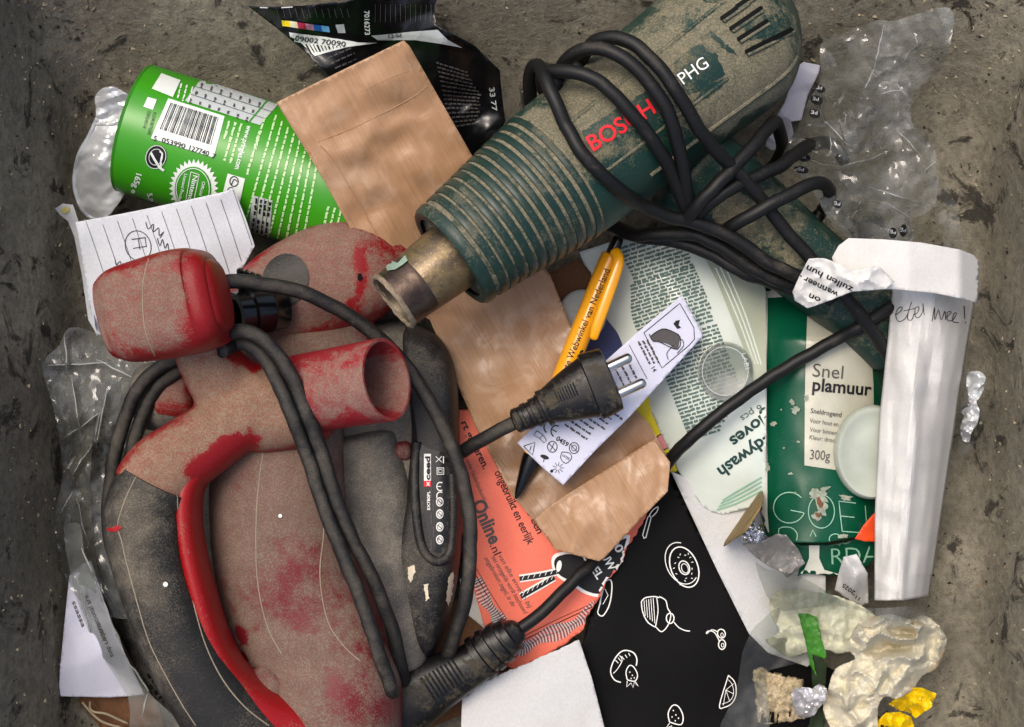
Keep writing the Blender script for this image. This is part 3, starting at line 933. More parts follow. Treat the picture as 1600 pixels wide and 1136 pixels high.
# raised rim round the label recess
k = Ink(panel_mb, .0)
m = MB(); rim = spline([(652, 690), (648, 740), (650, 800), (658, 850), (672, 872), (690, 876), (704, 858), (708, 800), (706, 740)], 5)
m.tube([k.pt(*p) + Vector((0, 0, .0004)) for p in rim], .0026, 10); m.build('recess_rim', M['panel'], sd)
k = Ink(panel_mb, .0003)
k.poly(M['label'], [(654, 690), (668, 700), (694, 708), (698, 760), (696, 840), (688, 864), (677, 862), (668, 830), (660, 770)], 6)
lab = k.build(sd, {M['label'].name: 'rating_label'})[0]
k = Ink(panel_mb, .0007)
k.rect(M['ink_white'], 662.5, 759, 50, 11, 90)
k.rect(M['ink_red'], 662.5, 760, 9, 11, 90, extra=.0002)
k2 = Ink(panel_mb, .0011)
k2.text(M['ink'], 'ceed', 672, 750, 7.5, 90, .03, width=37)
k2.text(M['ink_white'], 'x', 671, 759, 6, 90, .03, width=7)
k.ring(M['ink_white'], 688, 760, 5.5, 6.5, 0, 1.5, 16, 60, 300); k.line(M['ink_white'], [(683, 760), (689, 760)], 1.2)
k.ring(M['ink_white'], 688, 775, 5.5, 6.5, 0, 1.5, 16, 60, 300)
k.line(M['ink_white'], [(683, 731), (693, 731), (693, 741), (683, 741), (683, 730)], 1.2, 0)
k.line(M['ink_white'], [(685.5, 733.5), (690.5, 733.5), (690.5, 738.5), (685.5, 738.5), (685.5, 733)], .9, 0)
k.line(M['ink_white'], [(681, 713), (690, 722)], 1.0, 0); k.line(M['ink_white'], [(690, 713), (681, 722)], 1.0, 0); k.line(M['ink_white'], [(692.5, 713), (692.5, 724)], 1.6, 0)
for y in (784, 803, 823, 843):
    k.circle(M['ink_white'], 687, y, 5.6, 7.4, 0, 16)
    k2.ring(M['ink'], 687, y, 3.6, 5.0, 0, .9, 12); k2.line(M['ink'], [(684, y - 3), (690, y + 3)], 1.2, 0)
k.text(M['ink_white'], 'EX780PL', 672, 797, 4.5, 90, .02, width=30)
for i in range(5): k.words(M['ink_grey'], 674.5 + (i % 2) * 3.6, 860 - i * 21, 17, 1.5, 90, i, 3, 7, 1)
for q in (k, k2):
    for ob in q.build(lab): pass
# screw boss and worn flecks
sweep([(626, 704, .064, 15, .006), (634, 704, .064, 16, .006)], 20, 2, 3, rnd=.004).build('screw_boss', M['dome'], sd)
for pts in ([(638, 886), (647, 884), (648, 895), (642, 910), (638, 903)], [(662, 914), (669, 913), (670, 934), (665, 939)], [(700, 902), (708, 892), (707, 920), (700, 948), (697, 938)]):
    kk = Ink(panel_mb, .0004); kk.poly(M['fleck'], rough(pts, 2.5, 2), 5); kk.build(sd, {M['fleck'].name: 'chipped_fleck'})
# motor dome
ds = [(440, 590, .062, 86, .030), (436, 680, .066, 102, .036), (436, 780, .068, 106, .039), (446, 870, .068, 110, .040), (470, 950, .066, 116, .040), (505, 1020, .066, 112, .042), (520, 1080, .068, 108, .045), (520, 1170, .066, 106, .045)]
dome_mb = sweep(ds, 80, 2.5, 14); paint(dome_mb.build('motor_shell', M['dome'], sd, angle=70), [(440, 740, 90, .3), (380, 800, 60, .25), (425, 860, 40, -.26), (475, 850, 40, -.28), (470, 910, 54, -.3), (425, 930, 44, -.26), (450, 985, 50, -.28), (505, 960, 44, -.2), (384, 995, 13, -1.0), (372, 992, 10, -.8), (386, 1027, 10, -.9), (376, 1025, 8, -.7), (470, 1050, 45, .4), (420, 1060, 40, .3), (560, 1100, 56, -.45), (470, 1110, 44, -.35), (510, 780, 40, .2)])
# grey belly between dome and flank
b_mb = sweep([(560, 690, .052, 70, .022), (580, 780, .052, 72, .023), (590, 880, .052, 66, .024), (608, 960, .050, 60, .024), (620, 1030, .046, 50, .020)], 36, 2.6, 6, rnd=.006); b_mb.build('side_shell', M['grey'], sd)
# the mould seams, dust packed in them
for pts in ([(412, 700), (402, 780), (400, 860), (404, 920), (418, 980), (440, 1022)], [(500, 700), (504, 770), (506, 830), (500, 900), (512, 970), (538, 1010), (562, 1032)]):
    kk = Ink(dome_mb, .0); m = MB(); m.tube([kk.pt(*p) for p in spline(pts, 6)], .00035, 6); m.build('mould_seam', M['seam'], sd)
sweep([(412, 1062, .098, 24, .008), (425, 1070, .099, 24, .009), (438, 1076, .098, 22, .008)], 20, 2, 4, rnd=.008).build('screw_boss', M['dome'], sd)
kk = Ink(dome_mb, .0)
# red rear shell
rs = [(600, 400, .05, 60, .022), (560, 420, .055, 84, .030), (500, 445, .056, 88, .032), (440, 470, .056, 78, .031), (400, 500, .054, 60, .028)]
back_mb = sweep(rs, 40, 2.6, 6, rnd=.016); paint(back_mb.build('rear_shell', M['red'], sd, angle=70), [(520, 425, 30, .9), (505, 385, 34, .7), (480, 470, 36, .8), (440, 400, 40, .6), (420, 500, 40, .7), (562, 400, 18, -.9), (556, 440, 20, -.9), (546, 476, 22, -.7), (492, 405, 18, -.2)])
sweep([(560, 560, .05, 120, .022), (480, 560, .054, 128, .026), (400, 580, .052, 100, .024), (330, 610, .048, 70, .02)], 40, 2.8, 6, rnd=.01).build('rear_shell', M['dome'], sd)
kk = Ink(back_mb, .0006); kk.circle(M['panel'], 446, 438, 36, 42, -20, 26); kk.build(sd, {M['panel'].name: 'speed_dial'})
kk = Ink(back_mb, .0008); kk.circle(M['dark'], 562, 433, 4, 6, 0, 12); kk.build(sd, {M['dark'].name: 'screw_hole'})
# grey collar and red disc at the left
sweep([(232, 620, .058, 52, .022), (262, 618, .060, 56, .024), (290, 616, .060, 54, .024)], 32, 2.2, 4, rnd=.006).build('collar', M['grey'], sd)
sweep([(262, 616, .064, 46, .022), (305, 612, .066, 46, .023)], 32, 2.2, 4, rnd=.006).build('end_disc', M['red'], sd)
# black union nut of the dust hose
def xaxis(x0, y0, z0, x1, y1, z1):
    A = P(x0, y0, z0); B = P(x1, y1, z1); T = (B - A).normalized()
    return lambda a: (A + (B - A) * a, T)
ax = xaxis(440, 480, .088, 366, 492, .104)
lathe(ax, [(0, .0115), (.3, .0125), (.34, .0135), (.7, .0135), (.74, .012), (1, .012), (1.0, .0085), (.6, .0075)], 32).build('union_nut', M['black_gloss'], sd)
lathe(ax, [(.62, .0076), (.62, .0004)], 20).build('nut_bore', M['dark'], sd)
for k_ in range(4):
    m = sweep([(376 + k_ * 9, 424 + k_ * 3, .098, 5, .008), (379 + k_ * 9, 462 + k_ * 3, .098, 5, .008)], 12, 2.6, 2, rnd=.002); m.build('nut_rib', M['black_gloss'], sd)
# front knob
ks = [(180, 497, .140, 66, .021), (200, 492, .141, 75, .026), (238, 484, .143, 80, .0285), (285, 473, .145, 83, .0285), (316, 467, .146, 80, .0275), (332, 463, .147, 72, .025), (341, 461, .1472, 58, .020)]
knob_mb = sweep(ks, 90, 3.2, 14, rnd=.005)
paint(knob_mb.build('front_knob', M['red'], sd, angle=60), [(240, 480, 90, .16), (180, 480, 40, .1), (330, 415, 24, -1.3), (334, 455, 26, -1.5), (332, 495, 26, -1.5), (324, 530, 20, -1.2), (322, 395, 14, -.8)])
kk = Ink(knob_mb, .0); m = MB(); m.tube([kk.pt(*p) for p in spline([(232, 404), (224, 440), (223, 480), (228, 520), (242, 556)], 6)], .0003, 6); m.build('mould_seam', M['seam'], sd)
# hub: neck, upper handle root and pipe root in one piece, merged by remeshing
hub = MB()
sweep([(300, 510, .128, 40, .015), (320, 555, .116, 46, .016), (348, 596, .106, 54, .018), (388, 636, .098, 64, .024)], 28, 2.4, 6, mb=hub, rnd=.006)
sweep([(420, 620, .100, 58, .024), (360, 662, .105, 54, .022), (300, 704, .112, 57, .021), (255, 736, .118, 60, .020), (232, 768, .120, 60, .020)], 28, 2.3, 6, mb=hub, rnd=.004)
sweep([(400, 640, .098, 70, .026), (450, 632, .098, 72, .025), (490, 622, .100, 70, .023)], 28, 2.2, 6, mb=hub, rnd=.01)
ho = hub.build('hub', M['hub'], sd)
rm = ho.modifiers.new('r', 'REMESH'); rm.mode = 'VOXEL'; rm.voxel_size = .0016
sm = ho.modifiers.new('s', 'SMOOTH'); sm.factor = .6; sm.iterations = 14
bpy.context.view_layer.update()
dg = bpy.context.evaluated_depsgraph_get()
nm = bpy.data.meshes.new_from_object(ho.evaluated_get(dg))
ho.modifiers.clear(); ho.data = nm; nm.name = 'hub'
nm.materials.clear(); nm.materials.append(M['hub']); nm.shade_smooth()
paint(ho, [(400, 625, 60, .6), (350, 640, 40, .5), (300, 560, 30, .2), (290, 690, 24, .25), (384, 676, 16, -1.2), (362, 692, 18, -1.3), (340, 712, 20, -1.2), (316, 735, 22, -1.0), (300, 700, 30, -.35), (250, 720, 30, -.1), (388, 566, 12, -1.2), (376, 548, 12, -1.2), (362, 530, 12, -1.2), (395, 580, 8, -1.0)])
class _H: pass
hubv = [v.co + origin_of(sd) for v in nm.vertices]
hub_bvh = BVHTree.FromPolygons(hubv, [list(p.vertices) for p in nm.polygons])
kk = Ink(hub_bvh, .0005)
0 and kk.poly(M['red_clean'], [(348, 512), (362, 520), (380, 545), (398, 572), (400, 586), (384, 576), (364, 556), (350, 536)], 5)
# dust pipe
pa = xaxis(440, 622, .094, 604, 593, .128)
rp = 66 * sc(.125)
lathe(pa, [(0, rp * .98), (.5, rp * .98), (.97, rp * 1.0), (1.0, rp * .985), (1.0, rp * .90), (.9, rp * .88), (.1, rp * .86), (.1, .0005)], 52).build('dust_pipe', M['red_pipe'], sd, angle=35)
lathe(pa, [(.985, rp * .9), (1.003, rp * .905), (1.006, rp * .95), (1.003, rp * .99), (.985, rp * 1.0)], 52).build('pipe_rim', M['red_pipe'], sd)
# handle: black grip over a red frame
gs = [(246, 752, .121, 57, .021), (228, 790, .121, 62, .021), (227, 832, .121, 63, .021), (238, 890, .120, 58, .021), (258, 950, .119, 58, .021), (284, 1010, .117, 60, .021), (318, 1070, .114, 62, .021), (360, 1130, .110, 66, .021), (400, 1180, .106, 66, .020)]
grip_mb = sweep(gs, 36, 2.3, 7); grip = paint(grip_mb.build('handle_grip', M['grip'], sd, angle=70), [(270, 850, 40, -.3), (300, 960, 40, -.35), (310, 1060, 50, -.5), (330, 1110, 50, -.4), (200, 800, 40, .2), (230, 900, 40, .15), (180, 780, 26, .2)])
kk = Ink(grip_mb, .0)
m = MB(); m.tube([kk.pt(*p) for p in spline([(214, 742), (196, 780), (184, 820), (190, 845), (198, 880), (214, 940), (232, 1000), (256, 1050), (284, 1100), (306, 1134)], 6)], .00035, 6); m.build('mould_seam', M['seam'], sd)
kk = Ink(grip_mb, .0006)
kk.poly(M['red_clean'], [(166, 826), (176, 824), (184, 820), (192, 824), (184, 830), (174, 831)], 4); kk.build(sd, {M['red_clean'].name: 'red_nick'})
kk = Ink(grip_mb, .0008); kk.circle(M['ink_white'], 258, 913, 4, 4, 0, 10); kk.build(sd, {M['ink_white'].name: 'white_fleck'})
kk = Ink(dome_mb, .0008); kk.circle(M['ink_white'], 438, 806, 3, 3, 0, 10); kk.build(sd, {M['ink_white'].name: 'white_fleck'})
ts = [(398, 652, .104, 12, .010), (362, 684, .107, 22, .016), (318, 722, .111, 26, .018), (297, 760, .113, 22, .019), (294, 810, .1135, 20, .019), (303, 870, .113, 19, .019), (319, 935, .112, 19, .019), (338, 1000, .110, 21, .019), (364, 1054, .107, 25, .019), (402, 1096, .102, 32, .020), (450, 1130, .096, 42, .020), (500, 1160, .090, 50, .020)]
sweep(ts, 28, 2.4, 7, rnd=.004).build('handle_frame', M['red_clean'], sd, angle=70)
for pts in ([(218, 738), (236, 728), (258, 734), (270, 750), (276, 770), (280, 820), (288, 880), (304, 950), (322, 1010), (348, 1062), (382, 1104), (420, 1134)],):
    mm = MB(); g2 = Ink(BVHTree.FromPolygons(grip_mb.v, grip_mb.f), .0)
    mm.tube([g2.pt(*p) for p in spline(pts, 6)], .0004, 6); mm.build('mould_seam', M['seam'], sd)
# dark gap below the handle
kk = Ink(dome_mb, .0)
# cord
CR = .0039
sd_rest = [dome_mb.bvh(), b_mb.bvh(), panel_mb.bvh(), hub_bvh, house_mb.bvh(), back_mb.bvh()]
for p in (
 [(330, 452, .128), (356, 440, .128), (400, 442, .124), (470, 456, .114), (540, 490, .105), (610, 545, .097), (660, 608, .092), (702, 690, .088), (728, 770, .085), (735, 850, .084), (728, 930, .080), (708, 1000, .066), (692, 1050, .045), (684, 1090, .03)],
 [(340, 530, .125), (376, 518, .132), (412, 532, .132), (448, 575, .130), (476, 636, .124), (500, 700, .118), (524, 776, .113), (550, 840, .108), (584, 908, .100), (612, 980, .09), (626, 1040, .076), (634, 1085, .05), (642, 1130, .03)],
 [(345, 548, .118), (380, 536, .124), (410, 556, .125), (436, 600, .1245), (460, 660, .121), (484, 722, .117), (506, 790, .1145), (532, 858, .1135), (562, 930, .112), (586, 1000, .1085), (602, 1050, .096), (616, 1095, .066), (628, 1140, .03)],
 [(350, 556, .095), (300, 556, .094), (256, 570, .092), (222, 600, .090), (198, 645, .086), (182, 700, .082), (172, 765, .074), (170, 830, .055), (196, 930, .03)],
 [(330, 575, .088), (285, 578, .088), (248, 604, .086), (222, 650, .082), (208, 700, .078), (196, 760, .066), (200, 830, .04)],
 [(700, 720, .05), (722, 706, .064), (752, 688, .074), (782, 672, .079), (812, 656, .082)],
): cable('power_cord', p, CR, M['rubber_dusty'], sd, rest=sd_rest)
# plug in the middle
def sweepx(st, **k): return sweep(st, **k)
pm = sweep([(806, 658, .082, 19, .0065), (838, 644, .083, 22, .0075), (852, 636, .083, 27, .0095), (868, 629, .084, 33, .011), (888, 620, .085, 40, .012), (908, 611, .085, 46, .013), (922, 605, .085, 50, .0135)], 30, 2.6, 4, rnd=.002)
pg = pm.build('plug', M['plug'], sd)
sweep([(922, 605, .085, 54, .0145), (932, 601, .085, 54, .0145), (954, 592, .085, 51, .0142)], 30, 3.6, 3, rnd=.0015).build('plug_face', M['plug'], pg)
for i, (x, y, w) in enumerate(((810, 656, 20), (824, 650, 22), (838, 644, 24), (852, 637, 30))):
    sweep([(x - 4, y + 2, .083, w, .0082 + i * .0006), (x + 3, y - 1.4, .083, w, .0082 + i * .0006)], 24, 2.2, 2, rnd=.0006).build('strain_relief_ring', M['plug'], pg)
for q in range(8):
    kk = Ink(pm, .0); m = MB(); x = 868 + q * 4.2; y = 616 - q * 1.6
    m.tube([kk.pt(x + 8 * s, y + 18 * s) for s in (-.35, 0, .35, .7)], .0005, 6); m.build('grip_ridge', M['plug'], pg)
for (x0, y0), (x1, y1) in (((940, 579), (987, 557)), ((958, 619), (1009, 596))):
    ax2 = xaxis(x0, y0, .0865, x1, y1, .0875); r0 = 8.2 * sc(.087)
    lathe(ax2, [(-.1, r0), (.88, r0), (.96, r0 * .8), (1.0, r0 * .35), (1.0, .0001)], 20).build('pin', M['steel'], pg)
# ------------------------------------------------------------------ packaging and papers
def sheet(name, outline, zf, mat, label, cat, step=7, th=.0003, group=None, angle=180, holes=(), smooth=True):
    mb = drape(outline, zf, step, holes)
    o = mb.build(name, mat, None, smooth=smooth, angle=angle)
    if th: solid(o, th)
    tag(o, label, cat, group)
    return o, mb

# green crisp can, lying
cax0, cax1 = P(213, 201, .042), P(575, 312, .042)
CT = (cax1 - cax0).normalized()
def canax(a): return cax0 + (cax1 - cax0) * a, CT
can = thing('crisp_can', P(390, 255, .008), 'bright green cardboard crisp can lying on its side, barcode facing up', 'can')
cr = 102.5 * sc(.045)
can_mb = lathe(canax, [(a, cr) for a in np.linspace(.006, 1, 24)], 96)
can_mb.build('body', M['can'], can, angle=180)
lathe(canax, [(.010, cr * .985), (-.004, cr * 1.003), (-.008, cr * .99), (-.006, cr * .955), (.02, cr * .94)], 96).build('rim', M['can_rim'], can)
lathe(canax, [(.05, cr * .975), (.05, .0005)], 48).build('base', M['darksteel'], can)
k = Ink(can_mb, .0003); k2 = Ink(can_mb, .0006)
CA = -18
def cpt(u, v):   # u along the can, v round it (px)
    return 213 + u * .956 - v * .294, 201 + u * .294 + v * .956
def crect(kk, m, u, v, w, h, step=7):
    kk.poly(m, [cpt(u, v), cpt(u + w, v), cpt(u + w, v + h), cpt(u, v + h)], step)
# barcode panel
bc = [(263, 154), (351, 182), (334, 246), (236, 216)]
k.poly(M['can_white'], bc, 6)
r = random.Random(5)
u = 0.07
while u < .92:
    w = r.choice((.008, .008, .014, .02)); 
    def bl(a, b): return (lerp(lerp(263, 351, a), lerp(236, 334, a), b), lerp(lerp(154, 182, a), lerp(216, 246, a), b))
    q = [bl(u, .08), bl(u + w, .08), bl(u + w, .74), bl(u, .74)]
    k2.m(M['ink']).add([k2.q(*p) for p in (q[0], q[1], bl(u + w, .4), q[2], q[3], bl(u, .4))], [(0, 1, 2, 5), (5, 2, 3, 4)])
    u += w + r.choice((.008, .010, .016, .022))
k2.text(M['ink'], '5', 239, 219, 8, -17, .01); k2.text(M['ink'], '053990', 252, 222, 8, -16, .01, width=38); k2.text(M['ink'], '127740', 293, 234, 8, -17, .01, width=34); k2.text(M['ink'], '7', 330, 247, 8, -17, .01)
k.cut(can, 'barcode_panel'); k2.cut(can, 'barcode')
# plain white patches where the square codes were printed, batch number
k.poly(M['can_white'], [(252, 115), (282, 126), (270, 152), (237, 139)], 6)
k.poly(M['can_white'], [(231, 152), (245, 156), (239, 172), (224, 167)], 6)
k2.text(M['ink'], 'K23R387G00', 240, 175, 5, -106, 0, width=36); k2.text(M['ink'], 'S2024516', 231, 173, 5, -106, 0, width=28)
k.cut(can, 'white_patch'); k2.cut(can, 'batch_number')
# nutrition table
tb = [(314, 124), (434, 164), (406, 196), (289, 158)]
k.poly(M['can_grey'], tb, 6)
def tl(a, b): return (lerp(lerp(314, 434, a), lerp(289, 406, a), b), lerp(lerp(124, 164, a), lerp(158, 196, a), b))
for b in (.36, .7): k2.line(M['ink_green'], [tl(0, b), tl(.5, b), tl(1, b)], .8, 0)
k2.line(M['can'], [tl(.86, 0), tl(.86, 1)], 2.2, 0)
for row in (.16, .52, .86):
    for c in range(7): k2.words(M['ink_grey'], *tl(.04 + c * .125, row), 7, 2.6, -106, c + int(row * 10), 3, 7, 1)
for i in range(3):
    x, y = cpt(46 + i * 9, -88); k.words(M['can_white'], x, y, 26, 2, -106, i, 4, 9, 1.5)
k.cut(can, 'nutrition_table'); k2.cut(can, 'table_print')
# url block
k.text(M['can_white'], 'www.pringles.com', 386, 196, 8.5, -106, .015, width=70)
for i, (L) in enumerate((64, 62, 30)):
    x, y = 376 - i * 9.5, 193 - i * 2; k.words(M['can_small'], x, y, L, 2.8, -106, 20 + i, 4, 14, 2)
k.words(M['can_small'], 414, 176, 60, 3, -106, 31, 4, 14, 2); k.words(M['can_small'], 404, 205, 70, 3, -106, 32, 4, 14, 2)
# long columns of small print
for i in range(8):
    x, y = 430 + i * 9.4, 180 + i * 9.5
    k.words(M['can_small'], x, y, lerp(165, 150, i / 8), 2.5, -106 + i * .8, 40 + i, 4, 15, 2)
for i in range(3):
    k.words(M['can_small'], 512 + i * 10, 322 + i * 2, 40, 3, -104, 60 + i, 4, 12, 2)
k.cut(can, 'small_print'); k2.cut(can, 'barcode_print')
# leaf emblem
k.circle(M['ink'], 244, 245, 16.5, 19, -18); k2.ring(M['can_white'], 244, 245, 15.5, 18, -18, 1.0); k2.ring(M['can_white'], 244, 245, 10.5, 12.5, -18, .9)
k2.line(M['can_white'], [(236, 238), (241, 247), (246, 255), (251, 262), (257, 266)], 3.6); k2.line(M['can_white'], [(252, 262), (252, 250), (254, 240), (250, 236)], 2.6)
k.cut(can, 'leaf_emblem'); k2.cut(can, 'leaf_emblem_print')
# round seal with saw-tooth edge
star = []
for i in range(64):
    t = 2 * math.pi * i / 64; rr = 41 if i % 2 == 0 else 34.5
    star.append((302 + rr * math.cos(t) * .95 + 1, 294 + rr * math.sin(t) * 1.12))
k.poly(M['can_white'], star, 6)
k2.circle(M['can'], 302, 294, 28.5, 34, 0, 30); k3 = Ink(can_mb, .0009)
k3.ring(M['can_white'], 302, 294, 26, 31.5, 0, 1.2)
k3.text(M['can_white'], 'Nintendo', 303, 272, 7.5, -103, .02, width=46); k3.text(M['can_white'], 'Licensed Product', 289, 270, 5, -103, .012, width=46); k3.text(M['can_white'], 'Official', 317, 282, 5, -103, .012, width=22)
k3.line(M['can_white'], [(299, 268), (312, 272), (303, 316), (291, 312), (299, 268)], 1.1, 0)
k.cut(can, 'seal'); k2.cut(can, 'seal_disc'); k3.cut(can, 'seal_lettering')
# weight, recycling panel, lower table
k.text(M['can_white'], '165g e', 214, 268, 9, -106, .03, width=34); k.text(M['can_white'], '5.8oz', 230, 302, 8, -80, .03, width=24)
k.poly(M['can_white'], [(356, 271), (383, 279), (374, 320), (346, 310)], 6); k2.ring(M['ink'], 366, 283, 6.5, 7.5, 0, 1.4); k2.line(M['ink'], [(362, 288), (366, 280), (371, 283)], 1.5); k2.ring(M['ink'], 361, 298, 5, 6, 0, 1)
k.poly(M['can_grey'], [(395, 305), (426, 313), (420, 377), (388, 366)], 6)
for a in (.3, .6, .8): k2.line(M['ink_grey'], [(lerp(395, 426, a), lerp(305, 313, a)), (lerp(388, 420, a), lerp(366, 377, a))], .8, 0)
for i in range(4): k2.words(M['ink'], 400 + i * 7, 309 + i * 2, 26, 2.8, -97, 70 + i, 4, 9, 2); k2.words(M['ink'], 396 + i * 7, 340 + i * 2, 26, 2.8, -97, 80 + i, 4, 9, 2)
for q in (k, k2, k3): q.build(can, {M['can_white'].name: 'white_print', M['can_grey'].name: 'printed_table', M['can'].name: 'green_print', M['ink_green'].name: 'table_line'})

# foil seal beside the can
fo = [(160, 138), (178, 136), (194, 144), (208, 158), (212, 210), (206, 270), (196, 300), (184, 320), (168, 340), (152, 348), (134, 340), (120, 318), (112, 285), (118, 250), (132, 222), (146, 198), (150, 172), (148, 152)]
zf = add(tps([(178, 138, .055), (150, 180, .046), (200, 170, .05), (114, 285, .030), (160, 260, .046), (200, 230, .044), (150, 346, .026), (190, 300, .034)]), lambda x, y: (.0016 * abs(((x * .3 + y * .95) / 9) % 2 - 1) if y < 195 else 0), wob(.002, 30, 3), crease(.0026, 44, 5, 5), crease(.0005, 15, 6, 5))
o, _m = sheet('foil_seal', cs(fo, 3), zf, M['foil'], 'dull silver peel-off foil seal with pull tab, beside the green can', 'foil seal', 3, angle=18)
m = MB(); kk = Ink(_m, .0); m.tube([kk.pt(*p) for p in spline([(151, 186), (138, 214), (122, 244), (116, 285), (123, 316), (136, 336), (152, 344)], 5)], .0011, 8); m.build('rolled_rim', M['foil'], o)

# lined notepad sheet
nz = add(tps([(120, 348, .062), (250, 320, .072), (366, 294, .084), (398, 385, .074), (160, 500, .050), (350, 470, .06), (260, 420, .066)]), crease(.0022, 90, 4, 4), wob(.002, 60, 2))
nout = [(118, 347), (180, 336), (230, 326), (300, 311), (350, 300), (365, 294), (372, 312), (385, 345), (398, 384), (396, 388), (350, 470), (250, 500), (150, 525), (138, 470), (128, 400)]
o, mb_ = sheet('notepad_page', nout, nz, M['lined'], 'lined notepad page with handwriting, under the red front knob', 'paper', 6)
k = Ink(mb_, .0002)
for i in range(11):
    x = 126 + i * 23.0
    k.line(M['ink_grey'], [(x + 8, 348 - i * 4.9 - 3), (x + 30, 348 - i * 4.9 + 60), (x + 62, 348 - i * 4.9 + 160)], .8)
k.line(M['biro'], [(228, 347), (232, 358), (240, 350), (240, 362), (248, 356), (249, 368), (256, 362), (250, 372)], 1.4)
k.line(M['biro'], [(246, 372), (250, 384), (254, 374), (258, 388), (262, 380), (264, 394)], 1.4)
k.ring(M['biro'], 216, 384, 20, 24, 20, 1.3); k.line(M['biro'], [(206, 374), (228, 371)], 1.4); k.line(M['biro'], [(208, 388), (228, 385)], 1.4); k.line(M['biro'], [(216, 372), (219, 390)], 1.3); k.line(M['biro'], [(227, 371), (229, 386)], 1.2)
k.line(M['biro'], [(180, 405), (182, 414), (188, 408), (190, 418), (196, 412)], 1.3)
k.build(o, {M['ink_grey'].name: 'ruled_lines', M['biro'].name: 'handwriting'})
fz = add(tps([(92, 322, .046), (116, 318, .056), (128, 350, .060), (150, 430, .054), (140, 520, .048), (112, 350, .044)]), wob(.002, 25, 8))
drape([(86, 326), (98, 318), (114, 320), (122, 344), (130, 380), (140, 440), (150, 520), (138, 500), (128, 430), (116, 370), (106, 345), (94, 336)], fz, 5).build('folded_edge', M['lined'], o)
k = Ink(drape([(86, 326), (98, 318), (114, 320), (122, 344), (112, 352), (94, 336)], fz, 5), .0004); k.circle(M['yellowstain'], 103, 328, 7, 5, 20); k.build(o, {M['yellowstain'].name: 'yellow_stain'})

# black foil pouch at the top
pz = add(tps([(392, 10, .075), (500, 8, .085), (650, 5, .08), (690, 60, .078), (780, 120, .05), (785, 200, .035), (700, 230, .03), (520, 120, .06), (450, 60, .062), (600, 100, .05), (760, 100, .058)]), wob(.006, 55, 5), crease(.004, 50, 7, 5))
pout_ = [(388, 10), (430, 11), (470, 9), (540, 3), (600, -20), (640, -60), (700, -40), (678, 10), (682, 40), (716, 58), (742, 72), (768, 98), (781, 110), (784, 150), (790, 190), (770, 220), (740, 245), (640, 240), (560, 190), (510, 115), (470, 75), (430, 42)]
o, pm_ = sheet('foil_pouch', pout_, pz, M['pouch'], 'crumpled black foil pouch with barcode and colour squares, by the top wall', 'pouch', 5, .0004, angle=40)
k = Ink(pm_, .0004); k2 = Ink(pm_, .0007)
for i, c in enumerate(('#d9c31c', '#d8cfa8', '#b01f4a', '#c98aa0', '#2060b0', '#6fb4dc')):
    mm = plain('colour_square_' + c[1:], c, .3, .5); k.poly(mm, [(440 + i * 12.3, 31 + i * 1.6), (452.3 + i * 12.3, 32.6 + i * 1.6), (454 + i * 12.3, 42 + i * 1.6), (442 + i * 12.3, 40.4 + i * 1.6)], 6)
k.poly(M['can_grey'], [(524, 38), (537, 37), (540, 51), (528, 51)], 6)
k.poly(M['can_white'], [(452, 50), (500, 56), (560, 66), (590, 66), (540, 74), (510, 82), (492, 88), (484, 80), (470, 66), (456, 64)], 6)
k2.text(M['ink'], '09002 70090', 460, 62, 8, -8, .01, width=80)
for i in range(11): k2.line(M['ink'], [(478 + i * 6, 68 + i * .5), (486 + i * 5, 84 - i * 1.2)], 1.6 if i % 3 else 2.6, 0)
k.text(M['can_white'], '7016273', 569, 16, 8, -88, .02, width=38)
k.poly(M['can_grey'], [(580, 55), (660, 48), (684, 46), (700, 62), (722, 74), (690, 68), (650, 62), (590, 62)], 6)
k2.text(M['ink'], '12.02', 605, 58, 5.5, 3, .01, width=24)
for i in range(4): k.words(M['ink_grey'], 512 + i * 6, 92 + i * 7.6, 44 - i * 4, 2, 24, i, 4, 10, 2)
for i in range(15):
    k.words(M['ink_grey'], 682 + i * 1.4, 98 + i * 7.2, 62 - abs(i - 6) * 2, 2.0, -18 + i * 1.8, 100 + i, 3, 8, 1.6)
k.text(M['can_grey'], '33 77', 764, 136, 8, -82, .02, width=38)
for i in range(12): k.line(M['ink_grey'], [(432 + i * 10, 12 + (i % 2)), (436 + i * 10, 27)], .8, 0); k.line(M['ink_grey'], [(586 + i * 8, 6), (586 + i * 8, 34)], .6, 0)
k.line(M['ink_white'], [(388, 10.6), (430, 11.6), (470, 9.6), (540, 3.6)], 1.5)
for q in (k, k2): q.build(o, {M['can_white'].name: 'barcode_label', M['can_grey'].name: 'grey_print'})
for i in range(0):
    pass

# long brown paper sleeve under the heat gun
kz = add(tps([(430, 160, .096), (540, 110, .100), (632, 62, .102), (735, 240, .075), (680, 150, .09), (500, 280, .088), (575, 410, .074), (640, 330, .070), (690, 400, .055), (680, 500, .046), (800, 470, .048), (880, 480, .044), (735, 650, .044), (900, 600, .044), (820, 800, .044), (1020, 680, .044), (1046, 740, .044), (870, 860, .046)]), crease(.0042, 140, 21, 5), crease(.0014, 48, 22, 5), wob(.002, 60, 9))
ko = [(432, 160), (530, 112), (631, 63), (640, 72), (736, 240), (800, 350), (860, 430), (893, 512), (905, 560), (965, 610), (1014, 662), (1046, 720), (1043, 768), (945, 870), (936, 876), (868, 858), (835, 812), (800, 775), (742, 664), (672, 500), (620, 470), (575, 408), (505, 280)]
o, kmb = sheet('brown_paper_sleeve', ko, kz, M['kraft'], 'long creased brown kraft paper sleeve running under the heat gun nozzle', 'paper sleeve', 7, .0005)
k = Ink(kmb, .0)
